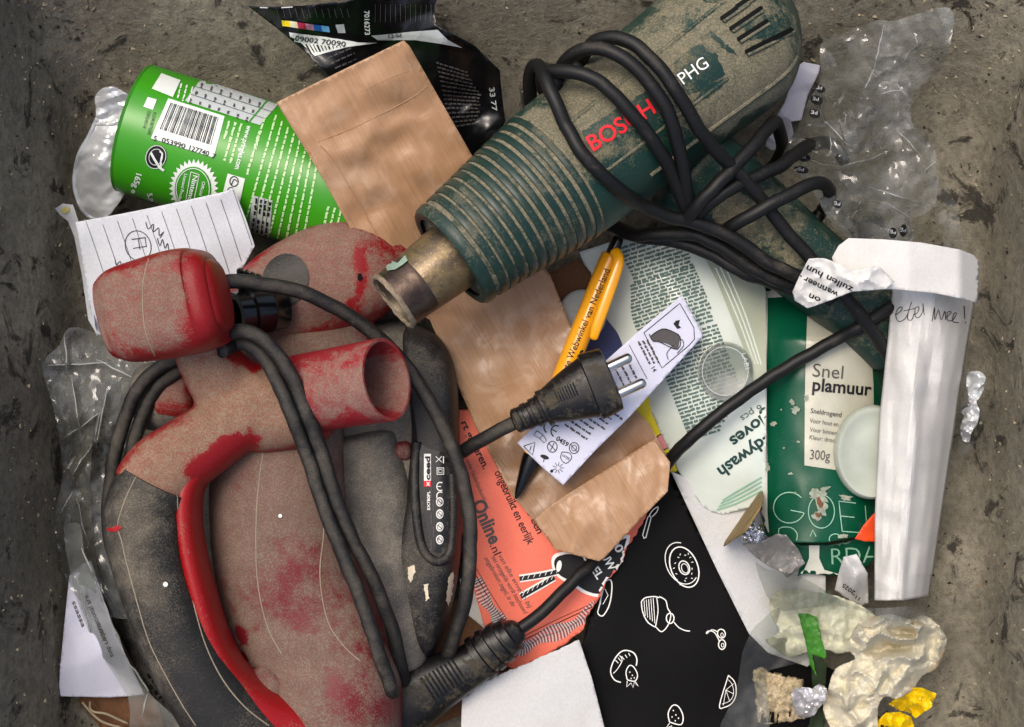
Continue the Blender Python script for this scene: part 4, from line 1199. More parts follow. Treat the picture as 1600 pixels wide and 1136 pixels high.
for pts, r_ in (([(500, 228), (520, 250), (570, 335), (610, 410)], .0005), ([(496, 222), (560, 196), (640, 155), (668, 134)], .0003), ([(506, 232), (528, 262), (577, 345), (600, 390)], .0004), ([(560, 145), (605, 124), (640, 110)], .0002)):
    m = MB(); m.tube([k.pt(*p) for p in spline(pts, 6)], r_, 6); m.build('fold_line', M['kraft'], o)
fz2 = add(lambda x, y: kz(x, y) + .0035, wob(.0008, 30, 3))
fm = drape([(832, 810), (880, 776), (950, 732), (1021, 686), (1047, 722), (1043, 768), (1000, 812), (945, 871), (936, 877), (868, 859)], add(tps([(832, 810, .0465), (1021, 686, .0465), (1047, 722, .052), (945, 871, .053), (868, 859, .050), (930, 790, .054)]), crease(.003, 80, 3, 5), crease(.001, 28, 4, 4)), 5)
fo_ = fm.build('end_flap', M['kraft'], o); solid(fo_, .0005)
im = drape([(804, 776), (760, 690), (830, 660), (905, 640), (960, 606), (1014, 662), (1024, 684), (950, 732), (880, 776), (832, 812)], lambda x, y: kz(x, y) + .0007, 8); im.build('inner_panel', M['kraft_in'], o)

# salmon paper with print
sz = add(tps([(700, 640, .030), (720, 700, .036), (740, 900, .030), (810, 1050, .030), (990, 830, .028), (905, 990, .030), (830, 780, .038), (840, 900, .036)]), crease(.0012, 90, 31, 3), wob(.001, 50, 4))
so = [(690, 640), (745, 640), (900, 720), (1010, 790)] + torn((1010, 805), (905, 990), 5, 5, 3) + torn((905, 990), (806, 1052), 3, 5, 4) + [(790, 1040), (760, 990), (740, 920), (716, 800), (700, 700)]
o, smb = sheet('salmon_flyer', so, sz, M['salmon'], 'torn salmon-coloured paper with black print and guilloche border', 'flyer', 6)
k = Ink(smb, .0002); k2 = Ink(smb, .0005)
k.text(M['ink'], 'rt gaat', 720, 660, 11, -66, .02, width=50)
k.text(M['ink'], 'deren.', 736, 694, 12, -64, .02, width=44); k.text(M['ink_grey'], 'onder Nederlandsonline.nl', 727, 718, 7, -67, 0, width=84)
k.text(M['ink_grey'], 'Online', 737, 786, 21, -66, .035, width=72); k.text(M['ink'], '.nl', 765, 852, 13, -66, .005, width=18)
k.circle(M['ink'], 718, 797, 6, 15, 10)
k.text(M['ink'], 'ongebruikt en eerlijk', 772, 738, 12.5, -65, .016, width=126); k.text(M['ink'], 'als een', 818, 790, 12, -64, .016, width=50)
for i, s in enumerate(('ongebroken zegel, is de', 'niet verzegelde wordt beschouwd', 'van elke envelop bij')):
    k.text(M['ink_grey'], s, 756 + i * 11, 872 - i * 2, 7.5, -60, .003, width=(88, 104, 96)[i], shear=.25)
fr = [(736, 885), (760, 928), (788, 972), (819, 1000), (870, 974), (934, 944)]
k.line(M['ink'], fr, 1.4, 0); k.line(M['ink'], [(740, 880), (764, 923), (791, 966), (820, 993), (870, 968), (934, 939)], .9, 0)
band = [tuple(p) for p in spline([(742, 906), (758, 938), (776, 962), (786, 985), (800, 1006), (818, 1012), (846, 996), (880, 984), (908, 968), (936, 948)], 14)]
for i, p in enumerate(band[:-1]):
    q = band[i + 1]; dx, dy = q[0] - p[0], q[1] - p[1]; L = math.hypot(dx, dy) or 1
    w = 10 + 3.5 * math.sin(i * .22)
    k.line(M['ink_grey'] if i % 2 else M['can_grey'], [(p[0] - dy / L * w, p[1] + dx / L * w), (p[0] + 2.0, p[1]), (p[0] + dy / L * w, p[1] - dx / L * w)], 1.5, 4)
k.line(M['ink_grey'], [(p[0] , p[1] + 0) for p in band[::4]], 1.2)
# rope strings and round black badge
for pts in ([(874, 892), (850, 898), (812, 904)], [(866, 902), (842, 916), (814, 932)]):
    k.line(M['ink_white'], pts, 12, 4); k2.line(M['ink'], pts, 7, 4)
    k3 = Ink(smb, .0008)
    for q in range(7):
        t = q / 7; x = lerp(pts[0][0], pts[2][0], t); y = lerp(pts[0][1], pts[2][1], t); k3.line(M['ink_white'], [(x - 2, y - 3), (x - 5, y + 3)], .9, 0)
    k3.build(o, {})
k.poly(M['ink_white'], cs([(862, 872), (880, 862), (930, 862), (978, 836), (982, 850), (962, 915), (940, 932), (915, 928), (893, 914), (868, 898)], 4), 6)
k2.poly(M['ink'], cs([(866, 876), (882, 866), (930, 864), (974, 842), (976, 852), (958, 912), (938, 927), (916, 923), (896, 910), (872, 896)], 4), 6)
k3 = Ink(smb, .0009)
k3.text(M['ink_white'], '100%', 946, 834, 13, -60, .02, width=52); k3.text(M['ink_white'], 'NIEUW', 925, 846, 13, -60, .02, width=54); k3.text(M['ink_white'], 'ZEGEL', 904, 860, 13, -58, .02, width=54)
k3.circle(M['ink_white'], 873, 884, 4, 9, -10)
for q in (k, k2, k3): q.build(o, {M['can_grey'].name: 'guilloche_line', M['ink_white'].name: 'white_print'})

# white torn sheet at the bottom
to = torn((722, 1090), (760, 1064), 3, 5, 8) + torn((760, 1064), (905, 1000), 3, 5, 9) + [(905, 1000), (925, 1060), (948, 1150), (720, 1160)]
o, _m = sheet('torn_white_card', to, add(tps([(722, 1090, .044), (905, 1000, .036), (830, 1100, .042), (720, 1160, .05), (948, 1150, .034)]), crease(.0006, 80, 5, 3)), M['white2'], 'thick white card with a torn upper edge beside the bottom plug', 'card', 6, .0009)

# black card with white food drawings
bo = [(940, 900), (985, 830), (1040, 760), (1050, 742), (1120, 880), (1175, 985), (1330, 1060), (1240, 1160), (930, 1160), (906, 1020)]
o, bmb = sheet('black_card', bo, add(tps([(960, 860, .022), (1180, 1000, .016), (930, 1150, .022), (1240, 1150, .014)]), wob(.0012, 120, 2), crease(.0008, 150, 6, 3)), M['blackcard'], 'black card printed with white line drawings of donuts, cupcake and fruit', 'card', 12, .0006)
k = Ink(bmb, .0003); W = M['ink_white']
# donut
k.ring(W, 1069, 886, 21, 33, 22, 2.0); k.ring(W, 1065, 880, 24, 34, 24, 1.4, 22, 60, 300); k.ring(W, 1069, 887, 8, 11, 22, 1.8); k.ring(W, 1070, 888, 5, 7.5, 22, 1.2)
rr = random.Random(3)
for i in range(16):
    t = i / 16 * 6.283; d = rr.uniform(.55, .85); x, y = 1069 + 20 * d * math.cos(t), 887 + 31 * d * math.sin(t); a = rr.uniform(0, 3.1)
    k.line(W, [(x, y), (x + 3 * math.cos(a), y + 3 * math.sin(a))], 1.2, 0)
k.cut(o, 'drawing')
# cupcake
k.line(W, [(1002, 940), (1004, 956), (1012, 972), (1024, 980)], 1.8); k.line(W, [(1002, 940), (1008, 934), (1022, 932), (1030, 934)], 1.8)
k.line(W, [(1026, 934), (1028, 955), (1024, 980)], 1.5)
for i in range(5): k.line(W, [(1006 + i * 3.6, 938 - i), (1008 + i * 3.8, 962 + i * 3)], 1.1, 0)
k.line(W, [(1030, 932), (1040, 938), (1043, 950), (1048, 960), (1044, 976), (1034, 987), (1025, 980)], 1.7); k.ring(W, 1047, 966, 6, 8, 0, 1.8); k.line(W, [(1053, 972), (1060, 980), (1070, 985), (1078, 986)], 1.6)
k.cut(o, 'drawing')
# cherries
k.ring(W, 1127, 990, 6, 7, 20, 1.7); k.ring(W, 1128, 1007, 5.5, 7.5, 0, 1.7); k.line(W, [(1121, 987), (1112, 984), (1104, 990), (1106, 986), (1116, 988), (1124, 1002)], 1.5); k.ring(W, 1128, 992, 2, 3, 0, 1); k.ring(W, 1129, 1008, 2, 3, 0, 1)
k.cut(o, 'drawing')
# roll cake with strawberry
k.line(W, [(970, 1066), (960, 1062), (954, 1050), (958, 1034), (968, 1020), (978, 1016), (990, 1020), (995, 1030), (994, 1040)], 1.9)
for i in range(5): k.line(W, [(960 + i * 5.5, 1030 - i * 2.4), (966 + i * 4.6, 1036 - i * 2.8)], 1.1, 0)
k.line(W, [(968, 1024), (972, 1032), (964, 1046), (958, 1052)], 1.2)
k.line(W, [(980, 1062), (978, 1050), (983, 1040), (990, 1042), (996, 1054), (992, 1064), (980, 1062)], 1.6); k.line(W, [(980, 1064), (979, 1073), (986, 1067), (989, 1074), (991, 1066), (997, 1072), (992, 1064)], 1.4, 0)
for x, y in ((984, 1050), (988, 1055), (986, 1060), (991, 1059)): k.circle(W, x, y, 1, 1.2, 0, 8)
k.cut(o, 'drawing')
# melon slice
k.line(W, [(1138, 1055), (1148, 1066), (1150, 1084), (1144, 1098), (1132, 1105), (1124, 1102), (1138, 1055)], 1.6)
for d in ((1146, 1068), (1146, 1084), (1140, 1096), (1130, 1102)): k.line(W, [(1134, 1078), d], .9, 0)
k.line(W, [(1138, 1062), (1144, 1070), (1146, 1084), (1140, 1095), (1128, 1100)], .9)
k.cut(o, 'drawing')
# strawberry
k.line(W, [(1046, 1128), (1044, 1114), (1051, 1102), (1060, 1104), (1067, 1118), (1064, 1132), (1046, 1128)], 1.8); k.line(W, [(1046, 1130), (1040, 1138), (1050, 1134)], 1.5, 0)
for x, y in ((1052, 1110), (1056, 1117), (1050, 1120), (1060, 1122), (1055, 1126)): k.circle(W, x, y, 1, 1.3, 0, 8)
k.cut(o, 'drawing')
# spoon and oval biscuit at the left edge
k.line(W, [(1006, 840), (1004, 836), (1012, 808), (1016, 806), (1017, 810), (1009, 840), (1005, 841)], 1.5, 0); k.line(W, [(1014, 806), (1020, 797), (1028, 792), (1026, 800), (1018, 808)], 1.5)
k.line(W, [(946, 908), (954, 906), (956, 920), (952, 945), (942, 962), (934, 958), (936, 948), (940, 930), (946, 908)], 1.8); k.line(W, [(945, 920), (950, 930), (942, 944)], 1.2, 0); k.line(W, [(940, 922), (938, 945)], 1.2, 0)
k.build(o, {W.name: 'drawing'})

# white sheet right of it
wo = [(1048, 736), (1085, 752), (1130, 780), (1200, 800), (1290, 900), (1290, 1010), (1262, 1042), (1200, 1020), (1170, 990), (1120, 890)]
sheet('plain_white_sheet', wo, add(tps([(1048, 736, .026), (1200, 800, .028), (1280, 1020, .028), (1170, 990, .022)]), wob(.0008, 60, 4)), M['white2'], 'plain white paper sheet overlapping the right edge of the black card', 'paper', 9, .0004)

# dark carton scraps under it all
sheet('carton_scrap', [(700, 940), (760, 930), (830, 1040), (790, 1090), (640, 1150), (620, 1060)], add(tps([(700, 940, .014), (830, 1040, .02), (640, 1150, .012)]), wob(.001, 40, 2)), M['carton'], 'dark brown carton scrap half hidden under the salmon paper and bottom plug', 'carton', 9, .0015)
sheet('brown_carton_flap', [(850, 430), (905, 405), (945, 450), (930, 520), (900, 560), (870, 500)], tps([(850, 430, .030), (945, 450, .026), (900, 560, .028)]), M['carton'], 'small brown carton piece left of the yellow pen', 'carton', 9, .0012)
sheet('white_paper_scrap', [(718, 905), (740, 900), (775, 960), (760, 985), (730, 960)], tps([(718, 905, .024), (775, 960, .024), (730, 960, .022)]), M['white'], 'small white paper scrap peeking out left of the salmon paper', 'paper scrap', 8)
# blue card with grey disc, yellow card
o, bm_ = sheet('blue_card', [(900, 470), (960, 480), (1000, 560), (960, 600), (900, 600)], tps([(900, 470, .030), (1000, 560, .028), (900, 600, .030)]), M['blue'], 'dark blue card behind the yellow pen', 'card', 10, .0008)
m = pillow([(910 + 38 * math.cos(t), 492 + 40 * math.sin(t)) for t in [2 * math.pi * i / 40 for i in range(40)]], .0315, .034, 8, 5); o = m.build('grey_disc', M['greydisc']); tag(o, 'flat grey plastic disc half behind the yellow pen', 'disc')
o, ym = sheet('yellow_card', [(960, 640), (1012, 600), (1040, 660), (1070, 730), (1050, 740), (1000, 700)], tps([(960, 640, .030), (1012, 600, .030), (1060, 740, .024)]), M['yellowcard'], 'bright yellow card with a pink and green print, below the leaflet', 'card', 10, .0005)
k = Ink(ym, .0003); pk = plain('pink_print', '#c4787c', .5); k.circle(pk, 1035, 690, 9, 12, 20); k2 = Ink(ym, .0006); k2.line(M['ink'], [(1024, 684), (1034, 678), (1044, 686), (1042, 700), (1030, 704)], 1.6); k2.line(M['leaf'], [(1024, 700), (1032, 712), (1044, 708)], 4); k2.line(M['ink'], [(1022, 694), (1030, 708), (1040, 716)], 1.6)
k.build(o, {pk.name: 'pink_print'}); k2.build(o, {M['leaf'].name: 'green_print'})

# wipes / glove pack
wz = add(tps([(905, 395, .026), (1090, 365, .036), (1190, 450, .034), (1192, 770, .036), (1120, 803, .026), (1060, 740, .026), (1000, 600, .028), (940, 480, .028), (1060, 480, .043), (1110, 620, .043), (1150, 720, .040)]), crease(.0012, 90, 14, 4), wob(.001, 45, 6))
wo = [(905, 394), (960, 376), (1040, 366), (1110, 372), (1196, 446), (1198, 600), (1196, 770), (1186, 790), (1128, 804), (1112, 800), (1096, 790), (1070, 752), (1060, 736), (1000, 606), (938, 480)]
o, wm = sheet('glove_pack', wo, wz, M['pack'], 'white plastic pack of washing gloves with dense green small print', 'plastic pack', 6, .0006)
k = Ink(wm, .0003); k2 = Ink(wm, .0006)
k.poly(M['pack_grey'], [(1082, 368), (1112, 372), (1196, 446), (1197, 600), (1180, 610), (1160, 540), (1120, 440)], 8)
for i in range(53):
    t = i / 52
    x0 = lerp(962, 1078, t); y0 = lerp(398, 694, t)
    if t < .5: x0 += 10 * math.sin(t * 12) - (6 if t > .18 else 0)
    x1 = lerp(1068, 1168, min(1, t * 1.15)); 
    if t > .8: x1 = lerp(1168, 1128, (t - .8) / .2)
    k.words(M['ink_green'], x0, y0 - 6, x1 - x0, 3.1, 17, 200 + i, 5, 17, 1.8)
k.text(M['ink_dgreen'], 'bodywash', 1213, 665, 19, 216, .028, width=115, mirror=False)
k.text(M['ink_dgreen'], 'gloves', 1199, 640, 19, 217, .028, width=76); k.text(M['ink_green'], '6 pcs', 1188, 631, 11, 212, .005, width=38)
for i in range(4): k2.line(M['ink_lgreen'], [(1120 + i * 3, 790 - i * 5 + 6), (1150, 782 - i * 6 + 4), (1190, 766 - i * 7)], 2.2)
for i in range(3): m = MB(); m.tube([k.pt(*p) for p in spline([(1118 + i * 7, 418 - i * 2), (1150 + i * 7, 490), (1180 + i * 5, 570)], 6)], .0006, 6); m.build('seal_ridge', M['pack'], o)
for q in (k, k2): q.build(o, {M['pack_grey'].name: 'grey_panel', M['ink_lgreen'].name: 'green_stripe'})
# clear round lid resting on the pack
ca = (P(1133, 580, wz(1133, 580) + .001))
m = MB(); rad = 46 * sc(.045); rings = []
for r_, z_ in ((.0, .0016), (.72, .0016), (.8, .002), (.86, .002), (.90, .0014), (1.0, .001), (1.0, .0), ):
    rings.append([ca + Vector((rad * r_ * math.cos(t) * .94, rad * r_ * math.sin(t), z_)) for t in [2 * math.pi * i / 44 for i in range(44)]])
m.rings(rings[1:], True, False); o = m.build('clear_plastic_disc', M['clearcap'], angle=30); tag(o, 'small round clear plastic disc lying on the white glove pack', 'plastic disc')
kk = Ink(m, .0003); kk.text(M['can_grey'], 'LABI', 1158, 552, 7, -75, .0, width=26); kk.ring(M['can_grey'], 1133, 580, 36, 38, 0, 1.0); kk.build(o, {M['can_grey'].name: 'embossing'})

# folded leaflet
lz = add(tps([(1066, 461, .064), (1098, 525, .062), (876, 757, .0635), (808, 693, .064), (960, 600, .068), (900, 640, .069)]), wob(.0008, 60, 12))
lo = [(1066, 461), (1099, 524), (1050, 578), (985, 650), (930, 704), (880, 758), (845, 728), (808, 692), (868, 634), (935, 574), (1000, 516)]
o, lm = sheet('folded_leaflet', lo, lz, M['leaflet'], 'narrow white safety leaflet with symbols, under the middle plug', 'leaflet', 6, .0006)
k = Ink(lm, .00025); K = M['ink']; k2 = Ink(lm, .0005)
k.line(K, [(1006, 520), (1062, 474), (1084, 512), (1085, 530), (1076, 540), (1034, 575), (1006, 520)], 1.2, 0)
k.poly(M['ink_grey'], cs([(1016, 526), (1026, 518), (1040, 514), (1056, 520), (1062, 526), (1058, 546), (1044, 538), (1030, 534), (1020, 533)], 3), 6); k2.line(K, [(1016, 526), (1026, 518), (1040, 514), (1062, 526), (1058, 546), (1030, 534), (1020, 533), (1014, 522)], 1.4, 3)
k.poly(K, [(1052, 506), (1056, 501), (1062, 500), (1060, 508), (1064, 512), (1058, 514)], 6)
k.line(K, [(1044, 562), (1042, 552), (1050, 542), (1064, 530), (1068, 540), (1058, 552)], 1.2)
k.line(K, [(983, 539), (1011, 592)], 1.0, 0)
for i in range(3): k.words(M['ink_grey'], 996 + i * 7, 534 - i * 1, 40, 2.6, -63, 300 + i, 4, 10, 1.6)
k.text(K, '14', 1016, 574, 7, -60, .01, width=9)
for i in range(5): k.words(M['ink_grey'], 940 + i * 9, 586 - i * 7, 40, 2.4, -63, 310 + i, 4, 10, 1.6)
for i in range(7): k.words(M['ink_grey'], 882 + i * 9.2, 664 - i * 5.2, 42 - (i % 3) * 5, 2.4, -34, 320 + i, 4, 12, 1.6)
k.ring(K, 858, 668, 8, 9, 0, 2.0, 14, 120, 300); k.ring(K, 869, 674, 8, 9, 0, 2.0, 14, 120, 300); k.line(K, [(863, 671), (870, 675)], 1.6, 0)
k.text(K, '0459', 868, 687, 7.5, -33, .02, width=21)
k.line(K, [(839, 673), (848, 679), (854, 688), (850, 692), (842, 684), (834, 680), (839, 673)], 1.1, 0); k.line(K, [(848, 679), (844, 685)], 1, 0)
k.line(K, [(818, 697), (836, 691), (832, 711), (818, 697)], 1.3, 0); k.line(K, [(830, 697), (828, 704)], 1.4, 0)
k.ring(K, 863, 698, 7.5, 8.5, 0, 1.3); k.line(K, [(858, 693), (868, 704)], 1.2, 0); k.line(K, [(866, 692), (860, 704)], 1.2, 0)
k.ring(K, 897, 700, 7.5, 8.5, 0, 1.3); k.ring(K, 897, 700, 4, 4.5, 0, 1.0); k.line(K, [(892, 695), (902, 706)], 1, 0)
k.line(K, [(878, 706), (890, 708), (893, 716), (884, 724), (876, 716), (878, 706)], 1.1, 3); k.text(K, 'LATEX', 878, 712, 3.6, -34, .01, width=13)
k.circle(K, 851, 714, 7, 3.2, -20); k.line(K, [(851, 714), (849, 722)], 1.2, 0)
for i in range(9): t = i / 9 * 6.28; k.line(K, [(872 + 3 * math.cos(t), 731 + 3 * math.sin(t)), (872 + 9 * math.cos(t), 731 + 9 * math.sin(t))], .9, 0)
k.circle(K, 862, 736, 2.5, 2.5)
for q in (k, k2): q.build(o, {})

# pen
pen = thing('ballpoint_pen', P(890, 580, .046), 'yellow ballpoint pen with black tip and printed barrel, on the brown paper', 'pen')
def penax(a):
    A = P(806, 779, .050); B = P(966, 372, .056); return A + (B - A) * a, (B - A).normalized()
pr = 17 * sc(.055)
bar = lathe(penax, [(a, pr * r_) for a, r_ in ((.165, .88), (.18, .98), (.5, 1.02), (.9, 1.0), (.935, .92), (.94, .6))], 32, cap=True); bar.build('barrel', M['yellow'], pen)
lathe(penax, [(a, pr * r_) for a, r_ in ((0, .12), (.01, .2), (.03, .38), (.14, .86), (.168, .9), (.168, .3))], 28, cap=True).build('tip', M['black_gloss'], pen)
lathe(penax, [(a, pr * r_) for a, r_ in ((.93, .5), (.94, .58), (.99, .56), (1.0, .5), (1.004, .3))], 24, cap=True).build('push_button', M['black_gloss'], pen)
sweep([(928, 526, .0635, 7, .002), (934, 505, .065, 9, .0024), (950, 460, .066, 9.5, .0024), (966, 412, .0655, 9, .0026), (962, 396, .062, 9, .004)], 16, 2.6, 5, rnd=.002).build('clip', M['yellow'], pen)
k = Ink(bar, .0002); k.text(K, 'Beste Webwinkel van Nederland', 881, 594, 10, 67.2, .012, width=186); k.text(K, 'inkt.nl', 896, 598, 14, 67, .03, width=58); k.ring(K, 866, 601, 5, 6, 0, 1.3); k.line(K, [(862, 604), (870, 598)], 1.2, 0)
k.words(K, 944, 496, 90, 4, 69, 5, 6, 16, 2)
k.build(pen, {})
# ------------------------------------------------------------------ right side: filler tube, paper, film, scraps
tube = thing('filler_tube', P(1280, 680, .01), 'green and cream squeeze tube of quick wall filler, smeared and dented', 'tube')
tz = lambda x, y: .022 + .032 * max(0, 1 - ((x - 1285) / 104.0) ** 2) ** .5 * min(1, max(.12, (y - 440) / 90)) + .0008 * noise.noise(Vector((x / 30, y / 40, 3)))
to_ = [(1187, 452), (1230, 446), (1300, 448), (1372, 470), (1384, 560), (1386, 700), (1384, 812), (1340, 838), (1290, 848), (1240, 848), (1196, 838), (1188, 790)]
tmb = drape(to_, tz, 7); to_o = tmb.build('body', M['tube_green'], tube, angle=180); solid(to_o, .0008)
k = Ink(tmb, .0004); k2 = Ink(tmb, .0008)
k.poly(M['tube_white'], [(1187, 452), (1200, 450), (1199, 600), (1200, 800), (1203, 840), (1194, 838), (1188, 790)], 7)
k.poly(M['tube_white'], [(1187, 452), (1230, 446), (1300, 448), (1352, 464), (1300, 466), (1240, 464), (1198, 466)], 7)
k.poly(M['tube_cream'], [(1262, 468), (1300, 470), (1356, 482), (1364, 600), (1366, 742), (1310, 735), (1257, 727), (1258, 600)], 7)
k2.text(M['ink_grey'], 'Snel', 1268, 588, 21, -5, 0, width=48); k2.text(M['ink'], 'plamuur', 1268, 610, 20, -5, .022, width=92)
k2.text(M['ink_grey'], 'Sneldrogend', 1266, 645, 7.5, -8, .012, width=48); k2.text(M['ink_grey'], 'Voor hout en steen', 1265, 660, 7, -8, .0, width=64); k2.text(M['ink_grey'], 'Voor binnen en', 1265, 674, 7, -8, .0, width=52); k2.text(M['ink_grey'], 'Kleur: droog', 1264, 686, 7, -8, 0, width=44)
k2.text(M['ink_grey'], '300g e', 1264, 717, 15, -4, .0, width=44)
G = M['ink_lgreen']
k2.ring(G, 1234, 793, 24, 24, 0, 1.6, 24, 20, 320); k2.line(G, [(1236, 797), (1256, 801)], 1.6, 0); k2.ring(G, 1283, 799, 20, 26, 0, 1.6); k2.line(G, [(1336, 786), (1310, 783), (1315, 830), (1342, 832)], 1.6, 0); k2.line(G, [(1312, 806), (1334, 808)], 1.6, 0); k2.line(G, [(1350, 790), (1354, 832)], 1.6, 0)
k2.line(G, [(1222, 846), (1218, 826), (1236, 824), (1246, 834), (1244, 848)], 1.6, 3); k2.line(G, [(1262, 848), (1270, 828), (1280, 848)], 1.6, 0); k2.ring(G, 1304, 842, 9, 8, 0, 1.5, 12, 40, 320)
def smear(x, y, r0, seed, el=1.0, rot=0.0, rough=.5):
    out = []
    for i in range(26):
        t = 2 * math.pi * i / 26
        rr = r0 * (1 + rough * noise.noise(Vector((math.cos(t) * 1.6, math.sin(t) * 1.6, seed * 2.7))) + rough * .7 * noise.noise(Vector((math.cos(t) * 5, math.sin(t) * 5, seed))))
        a_, b_ = rr * el * math.cos(t), rr * math.sin(t)
        out.append((x + a_ * math.cos(rot) - b_ * math.sin(rot), y + a_ * math.sin(rot) + b_ * math.cos(rot)))
    return out
for i, (x, y, r0, el, rot) in enumerate(((1279, 776, 8, 1.6, .4), (1285, 794, 7, 2.0, 1.2), (1276, 806, 6, 1.4, .8), (1288, 764, 4, 1.8, -.6), (1320, 778, 4, 2.2, .2), (1316, 838, 3.5, 2.2, 0), (1243, 640, 5, 1.3, .3), (1238, 628, 2.5, 2, 1), (1210, 662, 3.5, 1.2, 0), (1260, 622, 3, 1.8, 1.3), (1196, 690, 4, 1.4, 1.4), (1200, 729, 4, 1.5, 1.4), (1243, 770, 1.8, 1, 0), (1226, 700, 1.6, 1, 0), (1216, 590, 1.5, 1, 0), (1236, 740, 2, 1.5, 0), (1222, 640, 1.3, 1, 0), (1248, 690, 1.5, 1.6, .5))):
    q = Ink(tmb, .0009); q.poly(M['fleck2'], smear(x, y, r0, i + 1, el, rot, .7), 4); q.build(tube, {M['fleck2'].name: 'plaster_smear'})
for i, (x, y, r0, el, rot) in enumerate(((1281, 786, 4, 2.2, 1.2), (1278, 804, 3, 1.6, .5))):
    q = Ink(tmb, .0012); q.poly(M['carton'], smear(x, y, r0, i + 30, el, rot, .7), 4); q.build(tube, {M['carton'].name: 'mud_smear'})
for q in (k, k2): q.build(tube, {M['tube_white'].name: 'white_edge', M['tube_cream'].name: 'cream_panel', G.name: 'outline_lettering'})
# lower crimped end
cz = lambda x, y: .040 + .0008 * noise.noise(Vector((x / 20, y / 20, 8))) - (y - 845) * .00008
cm = drape([(1204, 842), (1250, 851), (1300, 851), (1384, 832), (1378, 860), (1350, 890), (1310, 900), (1260, 896), (1246, 900), (1252, 880), (1228, 862)], cz, 6); co = cm.build('crimped_end', M['tube_green'], tube); solid(co, .0008)
k = Ink(cm, .0004); k.poly(M['tube_white'], [(1264, 852), (1280, 852), (1280, 872), (1288, 890), (1316, 898), (1300, 910), (1256, 902), (1240, 904), (1256, 890), (1264, 872)], 6); k.text(G, 'RDA', 1296, 882, 26, 3, -.01, width=76); k.build(tube, {M['tube_white'].name: 'white_print', G.name: 'outline_lettering'})
# milky cap
c0 = P(1360, 706, .0525); m = MB(); rad = 59 * sc(.06); rings = []
for r_, z_ in ((1.0, 0), (1.02, .004), (.99, .0085), (.95, .0098), (.86, .0096), (.82, .0088), (.5, .0088), (.3, .0088)): rings.append([c0 + Vector((rad * r_ * math.cos(t), rad * 1.24 * r_ * math.sin(t), z_ + .002 * math.sin(t))) for t in [2 * math.pi * i / 48 for i in range(48)]])
m.rings(rings, True, True); m.build('cap', M['cap'], tube, angle=50)
# orange sliver
sheet('orange_scrap', [(1336, 842), (1350, 820), (1368, 800), (1376, 846), (1352, 846)], tps([(1336, 842, .060), (1368, 800, .056), (1376, 846, .056)]), M['orange'], 'bright orange plastic scrap beside the white paper roll', 'plastic scrap', 6, .0006)

# white paper roll with handwriting
def rollz(x, y):
    t = (y - 455) / 480.0
    xl = np.interp(y, [455, 520, 650, 800, 935], [1394, 1388, 1374, 1367, 1366]); xr = np.interp(y, [455, 600, 760, 935], [1526, 1502, 1478, 1452])
    u = (x - xl) / (xr - xl)
    fold = [(-.05, .070), (.0, .074), (.12, .081), (.26, .0865), (.40, .0885), (.50, .0862), (.58, .0815), (.72, .077), (.86, .068), (1.0, .048), (1.1, .04)]
    z = float(np.interp(u, [f[0] for f in fold], [f[1] for f in fold]))
    return z - .012 * t + .0012 * noise.noise(Vector((x / 18, y / 60, 2))) + crz(x, y)
_cv = crease(.0042, 46, 44, 5)
crz = add(crease(.003, 110, 41, 5), lambda x, y: _cv(x, y * .22), crease(.0012, 30, 42, 4))
ro = [(1396, 452), (1440, 456), (1526, 466), (1512, 560), (1500, 610), (1490, 690), (1478, 780), (1468, 850), (1458, 922), (1440, 918), (1430, 938), (1390, 938), (1366, 932), (1372, 905), (1367, 800), (1371, 700), (1376, 640), (1388, 540)]
ys_ = np.linspace(452, 938, 110)
us_ = list(np.linspace(0, 1, 34))
rmb = MB(); rv = []
for j, y in enumerate(ys_):
    xl = np.interp(y, [455, 520, 650, 800, 935], [1394, 1388, 1374, 1367, 1366]); xr = np.interp(y, [455, 600, 760, 935], [1526, 1502, 1478, 1452])
    for u in us_:
        x = lerp(xl, xr, u); yy = y + (5 * u if j < 3 else 0) - (16 * max(0, u - .55) if y > 900 else 0)
        rv.append(P(x, yy, rollz(x, y)))
nu_ = len(us_)
rmb.add(rv, [(j * nu_ + i, j * nu_ + i + 1, (j + 1) * nu_ + i + 1, (j + 1) * nu_ + i) for j in range(len(ys_) - 1) for i in range(nu_ - 1)])
o = rmb.build('paper_roll', M['white'], None, angle=14); solid(o, .0005)
tag(o, 'long white paper roll with handwritten words, against the right wall', 'paper roll')
k = Ink(rmb, .00025); B = M['biro']
k.line(B, [(1400, 492), (1408, 486), (1410, 480), (1404, 482), (1400, 492), (1404, 502), (1412, 500), (1418, 492), (1424, 472), (1418, 496), (1424, 500), (1428, 490)], 1.2); k.line(B, [(1412, 486), (1430, 482)], 1.2)
k.line(B, [(1428, 492), (1434, 488), (1436, 480), (1430, 482), (1430, 494), (1436, 496), (1442, 486), (1442, 474), (1444, 492)], 1.2)
k.line(B, [(1456, 502), (1460, 480), (1460, 500), (1466, 484), (1470, 500), (1476, 486), (1477, 500)], 1.2); k.line(B, [(1478, 496), (1486, 488), (1480, 488), (1480, 500), (1488, 500), (1494, 490), (1490, 490), (1488, 502), (1498, 504)], 1.2); k.line(B, [(1506, 478), (1507, 498)], 1.2, 0); k.circle(B, 1508, 504, 1.1)
k.build(o, {B.name: 'handwriting'})
